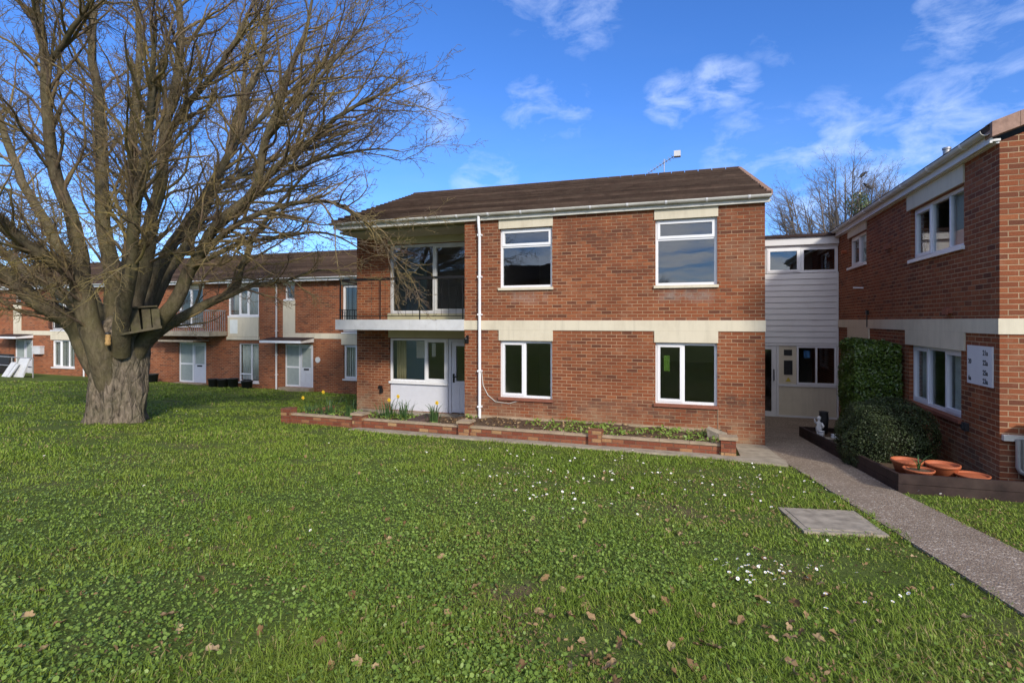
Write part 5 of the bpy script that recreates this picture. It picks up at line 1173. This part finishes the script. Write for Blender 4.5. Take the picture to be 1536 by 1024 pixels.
def small_tree(name, label, base, h, spread, seed, mat='fartwig', thick=1.0, levels=4, group=None, tops=()):
    t = thing(name, label, 'tree', base, group); base = np.array(base, float); g = Grower(seed, levels, {0: 2.6, 1: 3.2, 2: 3.4, 3: 3.0}, base, 0.5, 0.05); rnd = random.Random(seed); limb = []
    limb.append((catmull([(*base, .22), (*(base+[0.1, 0, h*0.2]), .19), (*(base+[0.0, 0, h*0.38]), .16)]), None))
    for i in range(16):
        a = i*0.75+rnd.random()*0.5; o = np.array([math.cos(a), math.sin(a), 0])*spread*rnd.uniform(0.5, 1); top = base+o*0.9+np.array([0, 0, h*rnd.uniform(0.72, 1)-0.5*np.linalg.norm(o)*0.3])
        b0 = base+np.array([0, 0, h*rnd.uniform(0.22, 0.37)]); mid = b0*0.5+top*0.5+o*0.18
        limb.append((catmull([(*b0, .12), (*mid, .07), (*top, .02)]), 1))
    for tp in tops:
        top = np.array(tp); b0 = base+np.array([0, 0, h*rnd.uniform(0.22, 0.37)]); o = top-base; o[2] = 0; limb.append((catmull([(*b0, .12), (*(b0*0.5+top*0.5+o*0.16), .07), (*top, .02)]), 1))
    tt = []
    for C, kd in limb:
        rr = C[:, 3]*thick*h/9; tt.append((C[:, :3], rr))
        if kd: g.kids(C[:, :3], rr, np.linalg.norm(np.diff(C[:, :3], axis=0), axis=1).sum(), 0, 0.3, 0, lambda q: spread*0.55*(1.1-0.6*q))
    v, f = tubes(tt, 8); npmesh('trunk', v, f, mat, t, smooth=True)
    v, f = tubes([(p, r*2.0*thick) for p, r, l in g.br], 3); npmesh('crown', v, f, mat, t, smooth=True); return t
bt = small_tree('bare_tree', 'distant bare tree with two crows rising behind the link roof', (9.2, 41, -0.3), 12.2, 4.6, 24, thick=0.7, tops=[tuple(at_t(px, py, 36+dt)) for px, py, dt in ((1292, 266, .3), (1300, 284, .3), (1252, 252, 0), (1268, 262, 1), (1228, 280, -1), (1205, 305, 0), (1322, 282, 0), (1280, 248, -1), (1240, 268, 2), (1312, 262, 1))])
ic = np.array(at_t(1287, 308, 36)); rng = np.random.default_rng(9); n = 900
D = rng.normal(size=(n, 3)); D /= np.linalg.norm(D, axis=1, keepdims=True); P = ic+D*np.array([0.75, 0.75, 0.95])*rng.random((n, 1))**0.4
V, F, k = leaves_np(P, D, 0.16, 0.09, rng, 0.6, 4); npmesh('ivy', V, F, 'hedge', bt, np.repeat(rng.random(n), k))
def bird(px, py, yaw, label):
    p = at_t(px, py, 36.3); t = MB(); ax = Vector((math.cos(yaw), 0.2, 0.75)).normalized()
    t.tube([p-ax*0.30, p-ax*0.16, p-ax*0.02, p+ax*0.12, p+ax*0.19, p+ax*0.25, p+ax*0.30], [0.03, 0.075, 0.12, 0.10, 0.062, 0.075, 0.03], 12)
    hd = p+ax*0.27; t.tube([hd, hd+Vector((math.cos(yaw)*0.17, 0, 0.0))], [0.035, 0.006], 8)
    s = ax.cross(Vector((0, 1, 0))).normalized()
    for q in (-1, 1):
        w = Vector((0, 0.11*q, 0)); t.hexa([p+w+ax*0.1-s*0.05, p+w+ax*0.1+s*0.05, p+w*0.6-ax*0.36+s*0.03, p+w*0.6-ax*0.36-s*0.03]+[p+w*1.25+ax*0.1-s*0.05, p+w*1.25+ax*0.1+s*0.05, p+w*0.8-ax*0.36+s*0.03, p+w*0.8-ax*0.36-s*0.03])
        t.tube([p-ax*0.1+w*0.4, p-ax*0.1+w*0.4-Vector((0, 0, 0.22))], 0.012, 5)
    tag(t.build('crow', 'feather', None, p), label, 'bird', 'crows in the distant tree')
bird(1294, 262, 0.3, 'upper black crow perched at the top of the distant tree'); bird(1301, 279, 2.4, 'lower black crow perched just below the other in the distant tree')

# boards and feeder in the big tree
bh = thing('tree_platform', 'weathered board shelter fixed in the fork of the big tree', 'platform', tuple(at_t(212, 495, 11.62)))
def tb(px0, py0, px1, py1, t, d, hgt, name, lean=0.0):
    a, b = at_t(px0, py0, t), at_t(px1, py1, t); dirn = at_t(px0, py0, t+d)-a; mb = MB(); z = Vector((0, 0, hgt)); lv = Vector((lean, 0, 0))
    c = [a, b, b+dirn, a+dirn]
    for q in c: q.z = q.z
    mb.hexa(c+[q+z+lv for q in c]); mb.build(name, 'oldwood', bh)
tb(181, 503, 243, 492, 11.45, 0.7, 0.05, 'floor_board'); tb(182, 463, 236, 460, 11.5, 0.55, 0.03, 'roof_board')
for (a, b, l) in ((180, 191, -0.03), (193, 208, -0.09), (211, 224, -0.06), (226, 238, -0.07)):
    tb(a+4, 497, b+4, 496, 11.55, 0.05, 0.49, 'side_board', l)
tb(186, 495, 236, 490, 12.0, 0.04, 0.45, 'back_board')
fd = thing('bird_feeder', 'hanging tan bird feeder between the limbs of the big tree', 'bird feeder', tuple(at_t(162, 510, 11.6)))
p = at_t(162, 510, 11.55); mb = MB(); mb.lathe(p-Vector((0, 0, 0.12)), [(0.001, 0), (0.05, 0.01), (0.06, 0.06), (0.045, 0.10), (0.058, 0.14), (0.045, 0.19), (0.05, 0.22), (0.03, 0.26), (0.001, 0.27)], 14); mb.build('feeder_body', 'nut', fd)
mb = MB(); mb.tube([p+Vector((0, 0, 0.14)), p+Vector((-0.02, 0.2, 0.5))], 0.006, 5); mb.lathe(p+Vector((0, 0, 0.13)), [(0.06, 0), (0.055, 0.03), (0.001, 0.05)], 12); mb.build('hanger', 'dark', fd)

# ------------------------------------------------------------------ behind the camera: what the panes reflect
for i, (x, y, s, rz) in enumerate(((-5.5, -17, 0.72, 2.0), (-17, -13, 0.62, 4.1), (-30, -19, 0.7, 0.6))):
    c = copy_tree(BIG); c.location = (x, y, 1.1); c.scale = (s, s, s); c.rotation_euler.z = rz
    c['label'] = ('bare tree across the green opposite the right hand flats windows', 'bare tree across the green by the facing house', 'bare tree across the green at its far end')[i]; c['group'] = 'trees across the green'
hs = thing('brick_house', 'brick house with brown roof across the green facing the flats', 'house', (-16, -18, 1.1))
mb = MB(); mb.wall(Fr((0, -15, 0), (1, 0, 0), (0, 1, 0)), -27, -8.5, 1.0, 5.6, [(-25, -23, 2, 3.2), (-20, -18, 2, 3.2), (-12, -10, 2, 3.2), (-20, -18, 4.2, 5.3), (-12, -10, 4.2, 5.3)]); mb.box(-27, -22.9, 1.0, -8.5, -22.7, 5.6); mb.box(-8.72, -22.7, 1.0, -8.5, -15.3, 5.6); mb.box(-27, -22.7, 1, -26.8, -15.3, 5.6); mb.build('wall', ['brick_far', 'plaster'], hs)
mb = MB(); mb.roof((-27.2, -14.6, 5.6), (-8.3, -14.6, 5.6), (-8.3, -19, 7.2), (-27.2, -19, 7.2), 12); mb.roof((-27.2, -23.3, 5.6), (-8.3, -23.3, 5.6), (-8.3, -19, 7.2), (-27.2, -19, 7.2), 12); mb.build('roof', 'tile', hs)
hg = thing('boundary_hedge', 'long dark hedge across the green behind the lawn', 'hedge', (0, -12, 1))
rng = np.random.default_rng(8); n = 9000; P = np.stack([rng.uniform(-40, 30, n), -12+rng.normal(0, 0.4, n), 1.1+rng.random(n)*1.7], 1); V, F, k = leaves_np(P, np.tile([0, 0.5, .5], (n, 1)), 0.3, 0.2, rng, 0.8, 4); npmesh('foliage', V, F, 'hedge', hg, np.repeat(rng.random(n), k))
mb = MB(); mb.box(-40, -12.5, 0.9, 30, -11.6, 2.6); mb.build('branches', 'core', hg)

# ================================================================== GRASS
def on_lawn(x, y):
    pl = np.where(y < 9.7, 1.46+0.111*(9.7-y), np.maximum(1.33, 1.46-0.16*(y-9.7))); pr = np.where(y < 8.43, 2.49+0.104*(8.43-y), 9e9)
    wob = 0.04+0.10*(vnoise(y*3.1+40, x*0+3, 60)-0.45)+0.07*(vnoise(y*9+40, x*0+5, 61)-0.5)
    ok = (x < pl+wob*0.8-0.01) | ((x > pr-wob*0.8+0.02) & (y < 8.42))
    ok &= ~inside([(-7.25, 10.02+0.0), (0.2, 9.97), (1.40, 9.77), (1.6, 12.1), (1.6, 30), (-5, 30), (-12, 23), (-9.4, 13.5), (-9.2, 12.2), (-9.4, 10.42), (-7.25, 10.4)], x, y)
    ok &= ~inside([(0.90, 6.72), (1.62, 6.93), (1.70, 6.13), (1.0, 5.93)], x, y)
    ok &= ~((x > 1.25) & (y > 9.7)); ok &= (x-TB[0])**2+(y-TB[1])**2 > 0.52**2; ok &= ~((y > 19.6) & (x < -11)); ok &= y < 21
    return ok
def scatter(N, r0, r1, power, a0=-1.05, a1=1.25, rng=RNG):
    e = 2-power; u = rng.random(N); r = (r0**e+(r1**e-r0**e)*u)**(1/e); a = YAW+rng.uniform(a0, a1, N); x, y = -r*np.sin(a), r*np.cos(a); k = on_lawn(x, y); return x[k], y[k], r[k]
def clover_mask(x, y):
    m = fnoise(x*0.9+7, y*0.9, 21); return m+0.16*sstep(0.0, -3.0, x)-0.20*sstep(6.0, 9.0, np.hypot(x, y))-0.12*sstep(-1.0, 1.2, x)
bare = lambda x, y: fnoise(x*0.8, y*0.8, 40)
x, y, d = scatter(640000, 1.5, 32, 1.62)
m = clover_mask(x, y); tall = fnoise(x*1.6, y*1.6, 33); rnd = RNG.random(len(x))
soil = inside([(-2.35, 2.2), (-2.15, 2.75), (-2.6, 3.1), (-3.4, 3.2), (-4, 2.4), (-3, 1.8)], x, y); keep = ~(soil & (rnd < 0.75)) & (rnd < np.clip(1.0-2.6*(m-0.52), 0.30, 1))&(RNG.random(len(x)) < np.clip((tall-0.18)*4, 0.35, 1)); x, y, d, tall, m = x[keep], y[keep], d[keep], tall[keep], m[keep]
n = len(x); h = (0.016+0.062*np.clip(tall, 0, 1)**1.8)*RNG.uniform(0.55, 1.4, n)*(1+d*0.010); w = 0.0015*(1+d/3.0)*RNG.uniform(0.7, 1.3, n)
a = RNG.random(n)*6.283; ln = h*RNG.uniform(0.25, 1.7, n); B = np.stack([x, y, ground_z(x, y)-0.004], 1); O = np.stack([np.cos(a)*ln, np.sin(a)*ln, 0*a], 1); Sd = np.stack([-np.sin(a)*w, np.cos(a)*w, 0*a], 1); Zv = np.array([0, 0, 1.])
Mid = B+O*0.33+Zv*(h*0.58)[:, None]; Tp = B+O+Zv*(h*RNG.uniform(0.75, 1.0, n))[:, None]
V = np.stack([B-Sd, B+Sd, Mid-Sd*0.75, Mid+Sd*0.75, Tp], 1).reshape(-1, 3); b = np.arange(n)[:, None]*5
F = np.concatenate([b+[[0, 1, 3]], b+[[0, 3, 2]], b+[[2, 3, 4]]], 0)
tone = np.clip(0.42+0.5*(fnoise(x*0.5, y*0.5, 50)-0.5)+RNG.normal(0, 0.20, n), 0, 0.9); dry = RNG.random(n) < 0.035+0.10*sstep(0.55, 0.75, bare(x, y)); tone[dry] = 1.0
tag(npmesh('grass', V, F, 'grass', var=np.repeat(tone, 5)), 'short green lawn grass over the sloping green', 'grass', kind='stuff'); print('GRASS', n)
x, y, d = scatter(230000, 1.5, 10, 1.6); m = clover_mask(x, y); k = RNG.random(len(x)) < np.clip((m-0.47+0.09*RNG.normal(size=len(x)))*5, 0.04, 0.95); x, y, d = x[k], y[k], d[k]; n = len(x)
P = np.stack([x, y, ground_z(x, y)+RNG.uniform(0.008, 0.05, n)], 1); sz = 0.010+0.019*RNG.random(n)**2.0
V, F, k = leaves_np(P, np.tile([0, -0.15, 1.0], (n, 1)), sz, sz*RNG.uniform(0.6, 1.1, n), RNG, 0.45, 6, 0.25)
tag(npmesh('ground_cover', V, F, 'clover', var=np.repeat(np.clip(RNG.normal(0.45, 0.26, n)+0.5*(fnoise(x*1.2, y*1.2, 77)-0.5), 0, 1), k)), 'round leaved weeds spreading through the near lawn', 'ground cover', kind='stuff'); print('COVER', n)

x, y, d = scatter(60000, 1.5, 10, 1.7); k = RNG.random(len(x)) < np.clip((fnoise(x*1.1+3, y*1.1, 90)-0.46)*5, 0.0, 0.8)*(0.25+0.75*sstep(-4.5, -1.0, x)); x, y = x[k], y[k]; n = len(x)
P = np.stack([x, y, ground_z(x, y)+RNG.uniform(0.006, 0.028, n)], 1); sz = 0.012+0.030*RNG.random(n)**2
V, F, k = leaves_np(P, np.tile([0, 0, 1.0], (n, 1)), sz, sz*RNG.uniform(0.25, 0.6, n), RNG, 0.5, 6, 0.3)
tag(npmesh('lawn_litter', V, F, 'deadleaf', var=np.repeat(RNG.random(n)*0.7, k)), 'brown thatch and leaf crumbs between the grass blades', 'leaf litter', kind='stuff'); print('LITTER', n)
# fallen leaves: each an object; four shapes
def leaf_mesh(i):
    rnd = random.Random(100+i); out = []; lobes = 5; n = 20
    for k in range(n):
        a = 2*math.pi*k/n; r = 0.040*(0.80+0.20*abs(math.cos(a*lobes/2+i)))*rnd.uniform(0.82, 1.12); out.append([r*math.cos(a)*1.15, r*math.sin(a)*0.8])
    V = [(0, 0, 0.004)]; 
    for s in (0.55, 1.0):
        for px, py in out: V.append((px*s, py*s, (0.25+0.12*(i % 4))*abs(py*s)+(0.3 if i % 3 == 0 else 0.1)*max(0, px*s)+0.006*math.sin(px*120+i)+rnd.uniform(0, 0.004)))
    F = [(0, 1+k, 1+(k+1) % n) for k in range(n)]+[(1+k, 1+n+k, 1+n+(k+1) % n, 1+(k+1) % n) for k in range(n)]
    me = bpy.data.meshes.new('fallen_leaf'); me.from_pydata(V, [], F); me.materials.append(M['deadleaf']); at = me.attributes.new('var', 'FLOAT', 'POINT'); v0 = (i+0.5)/8
    at.data.foreach_set('value', np.full(len(V), v0)+np.random.default_rng(i).uniform(-0.08, 0.08, len(V)))
    me.polygons.foreach_set('use_smooth', [True]*len(F)); return me
LM = [leaf_mesh(i) for i in range(8)]; rl_ = random.Random(77); cnt = 0
while cnt < 280:
    if rl_.random() < 0.70: px, py = rl_.gauss(940, 220), 705+315*rl_.random()**1.35
    else: px, py = rl_.uniform(20, 1300), rl_.uniform(690, 1020)
    xx = (px-HX)/FPX; t = 1.6/max(0.15, (py-HY)/FPX-0.075); X, Y = (xx*CW-SW)*t, (xx*SW+CW)*t
    if not on_lawn(np.array([X]), np.array([Y]))[0]: continue
    o = bpy.data.objects.new('fallen_leaf', LM[cnt % 8]); COL.objects.link(o); s = rl_.uniform(0.35, 0.85)+(0.35*rl_.random() if py > 840 else 0)
    o.location = (X, Y, gz(X, Y)+rl_.uniform(0.010, 0.032)); o.scale = (s, s, s); o.rotation_euler = (rl_.gauss(0, 0.5), rl_.gauss(0, 0.5), rl_.random()*6.28)
    tag(o, 'dry brown fallen leaf lying loose in the lawn grass', 'leaf', 'fallen leaves on the lawn'); cnt += 1
def daisy_mesh():
    mb = MB(); n = 11
    for k in range(n):
        a = 2*math.pi*k/n; d = Vector((math.cos(a), math.sin(a), 0)); e = Vector((-math.sin(a), math.cos(a), 0)); z = Vector((0, 0, 0.004))
        mb.face([d*0.003, d*0.007-e*0.0032+z*0.5, d*0.0135-e*0.0028+z, d*0.0135+e*0.0028+z, d*0.007+e*0.0032+z*0.5])
    o = mb.build('daisy', ['petal', 'daffflower']); m2 = o.data
    return o
D0 = daisy_mesh(); cc = MB(); cc.lathe((0, 0, 0.001), [(0.0045, 0), (0.004, 0.003), (0.001, 0.0045)], 8); DC = cc.build('flower_centre', 'daffflower', D0)
cnt = 0; spots = [(1160, 848, 45, 14, 44), (1000, 725, 200, 26, 95), (880, 700, 150, 16, 50), (1330, 880, 70, 30, 12), (800, 745, 60, 14, 25), (240, 628, 60, 10, 14), (420, 780, 330, 70, 9), (1120, 720, 50, 14, 16)]
for sx, sy, wx, wy, nn in spots:
    for _ in range(nn):
        for tries in range(30):
            px, py = rl_.gauss(sx, wx), rl_.gauss(sy, wy)
            if py < 600: continue
            xx = (px-HX)/FPX; t = 1.6/max(0.11, (py-HY)/FPX-0.075); X, Y = (xx*CW-SW)*t, (xx*SW+CW)*t
            if on_lawn(np.array([X]), np.array([Y]))[0]: break
        else: continue
        o = D0 if cnt == 0 else copy_tree(D0); s = rl_.uniform(0.7, 1.1)*(1.0 if py > 800 else 1.15)
        o.location = (X, Y, gz(X, Y)+0.052); o.scale = (s, s, s); o.rotation_euler = (rl_.gauss(0.15, 0.3), rl_.gauss(0, 0.3), rl_.random()*6.28)
        tag(o, 'small white daisy open in the lawn grass', 'daisy', 'daisies in the lawn'); cnt += 1

# ================================================================== SKY, SUN, CAMERA
SE = R(27.5); sun_dir = Vector((0.66*math.cos(SE), -0.751*math.cos(SE), math.sin(SE)))
wd = bpy.data.worlds.new('World'); S.world = wd; wd.use_nodes = True; nt = wd.node_tree; nt.nodes.clear()
class WG(G):
    def __init__(s, t): s.t = t
w = WG(nt); out = w.n('ShaderNodeOutputWorld'); bg = w.n('ShaderNodeBackground')
sky = w.n('ShaderNodeTexSky', sky_type='NISHITA'); sky.sun_disc = False; sky.sun_elevation = SE; sky.sun_rotation = math.atan2(sun_dir.x, sun_dir.y)
sky.air_density = 1.0; sky.dust_density = 0.1; sky.ozone_density = 4.0
dirv = w.n('ShaderNodeTexCoord').outputs['Generated']
sp = w.n('ShaderNodeSeparateXYZ'); w.l(dirv, sp.inputs[0]); zc = w.math('MAXIMUM', w.math('ADD', sp.outputs[2], 0.06), 0.03)
cv = w.n('ShaderNodeCombineXYZ'); w.l(w.math('DIVIDE', sp.outputs[0], zc), cv.inputs[0]); w.l(w.math('DIVIDE', sp.outputs[1], zc), cv.inputs[1])
c1 = w.noise(cv.outputs[0], 1.15, 8, 0.60, dist=0.4); c2 = w.noise(cv.outputs[0], 0.42, 3, 0.5)
cl = w.math('MULTIPLY', w.ramp(c1, [(0.52, (0, 0, 0)), (0.74, (1, 1, 1))]), w.ramp(c2, [(0.42, (0, 0, 0)), (0.62, (1, 1, 1))]))
lowc = w.n('ShaderNodeMapRange'); w.l(sp.outputs[2], lowc.inputs[0]); lowc.inputs[1].default_value = 0.42; lowc.inputs[2].default_value = 0.05
hz = w.math('MULTIPLY', w.ramp(w.noise(cv.outputs[0], 0.55, 7, 0.62), [(0.40, (0, 0, 0)), (0.70, (1, 1, 1))]), lowc.outputs[0])
puff = None
for px, py, rad, st in ((1008, 150, 2.9, 1.0), (1078, 130, 2.9, 1.0), (1110, 128, 2.2, .9), (800, 166, 3.6, .75), (860, 168, 3.0, .65), (870, 0, 5, .75), (780, 0, 4, .55), (1455, 8, 5, .75), (730, 275, 4.0, .8), (640, 146, 2.2, .8), (672, 190, 2.6, .7), (1140, 246, 6.0, .8), (1260, 250, 7.0, .9), (1420, 215, 7.0, .95), (1500, 190, 6, .8), (1180, 75, 2.4, .45), (1135, 70, 2.0, .35), (430, 250, 9, .75), (330, 330, 9, .8), (120, 390, 9, .6)):
    dv = (at_t(px, py, 1.0)-Vector((0, 0, CZ))).normalized()
    dn = w.n('ShaderNodeVectorMath', operation='DOT_PRODUCT'); w.l(dirv, dn.inputs[0]); dn.inputs[1].default_value = dv
    mr = w.n('ShaderNodeMapRange', interpolation_type='SMOOTHSTEP'); w.l(dn.outputs['Value'], mr.inputs[0]); mr.inputs[1].default_value = math.cos(R(rad*1.25)); mr.inputs[2].default_value = 1.0; mr.inputs[4].default_value = st
    puff = mr.outputs[0] if puff is None else w.math('MAXIMUM', puff, mr.outputs[0])
st3 = w.n('ShaderNodeMapping'); w.l(dirv, st3.inputs[0]); st3.inputs['Scale'].default_value = (1, 1, 2.0)
fb = w.noise(st3.outputs[0], 13, 9, 0.62, dist=0.35)
puff = w.ramp(w.math('MULTIPLY', puff, w.math('ADD', w.math('MULTIPLY', fb, 3.2), -1.05)), [(0.20, (0, 0, 0)), (0.90, (1, 1, 1))])
cl = w.math('MAXIMUM', w.math('MAXIMUM', w.math('MULTIPLY', cl, 0.05), w.math('MULTIPLY', hz, 0.12)), w.math('MULTIPLY', puff, 0.36))
hs_ = w.n('ShaderNodeHueSaturation'); hs_.inputs['Saturation'].default_value = 1.06; hs_.inputs['Hue'].default_value = 0.5; w.l(w.mix(1.0, sky.outputs[0], (0.68, 0.85, 1.22), 'MULTIPLY'), hs_.inputs['Color'])
dn = w.n('ShaderNodeVectorMath', operation='DOT_PRODUCT'); w.l(dirv, dn.inputs[0]); dn.inputs[1].default_value = Vector((0.15, -0.74, 0.66)).normalized()
mr = w.n('ShaderNodeMapRange', interpolation_type='SMOOTHSTEP'); w.l(dn.outputs['Value'], mr.inputs[0]); mr.inputs[1].default_value = 0.55; mr.inputs[2].default_value = 0.9
south_fill = w.math('MULTIPLY', mr.outputs[0], w.ramp(c1, [(0.36, (0, 0, 0)), (0.56, (1, 1, 1))]))  # unseen bright cloud added behind the camera to lift the shaded faces
col = w.mix(cl, hs_.outputs[0], (5.6, 6.4, 8.2)); col = w.mix(w.math('MULTIPLY', south_fill, 0.85), col, (11.0, 10.8, 10.6))
w.l(col, bg.inputs[0]); bg.inputs[1].default_value = 0.15; w.l(bg.outputs[0], out.inputs[0])
sn = bpy.data.lights.new('sun', 'SUN'); sn.energy = 3.1; sn.angle = R(7); sn.color = (1.0, 0.91, 0.78)
so = bpy.data.objects.new('sun', sn); COL.objects.link(so); so.rotation_euler = (-sun_dir).to_track_quat('-Z', 'Y').to_euler()
cam = bpy.data.cameras.new('camera'); cam.sensor_width = 36; cam.lens = FPX/1536*36; cam.shift_y = -31/1536; cam.clip_end = 2000; cam.clip_start = 0.05
co = bpy.data.objects.new('camera', cam); COL.objects.link(co); co.location = (0, 0, CZ); co.rotation_euler = (math.pi/2, 0, YAW); S.camera = co
S.view_settings.view_transform = 'Standard'; S.view_settings.look = 'None'; S.view_settings.exposure = 0.27; S.view_settings.gamma = 1.0
S.cycles.max_bounces = 6; S.cycles.transparent_max_bounces = 16
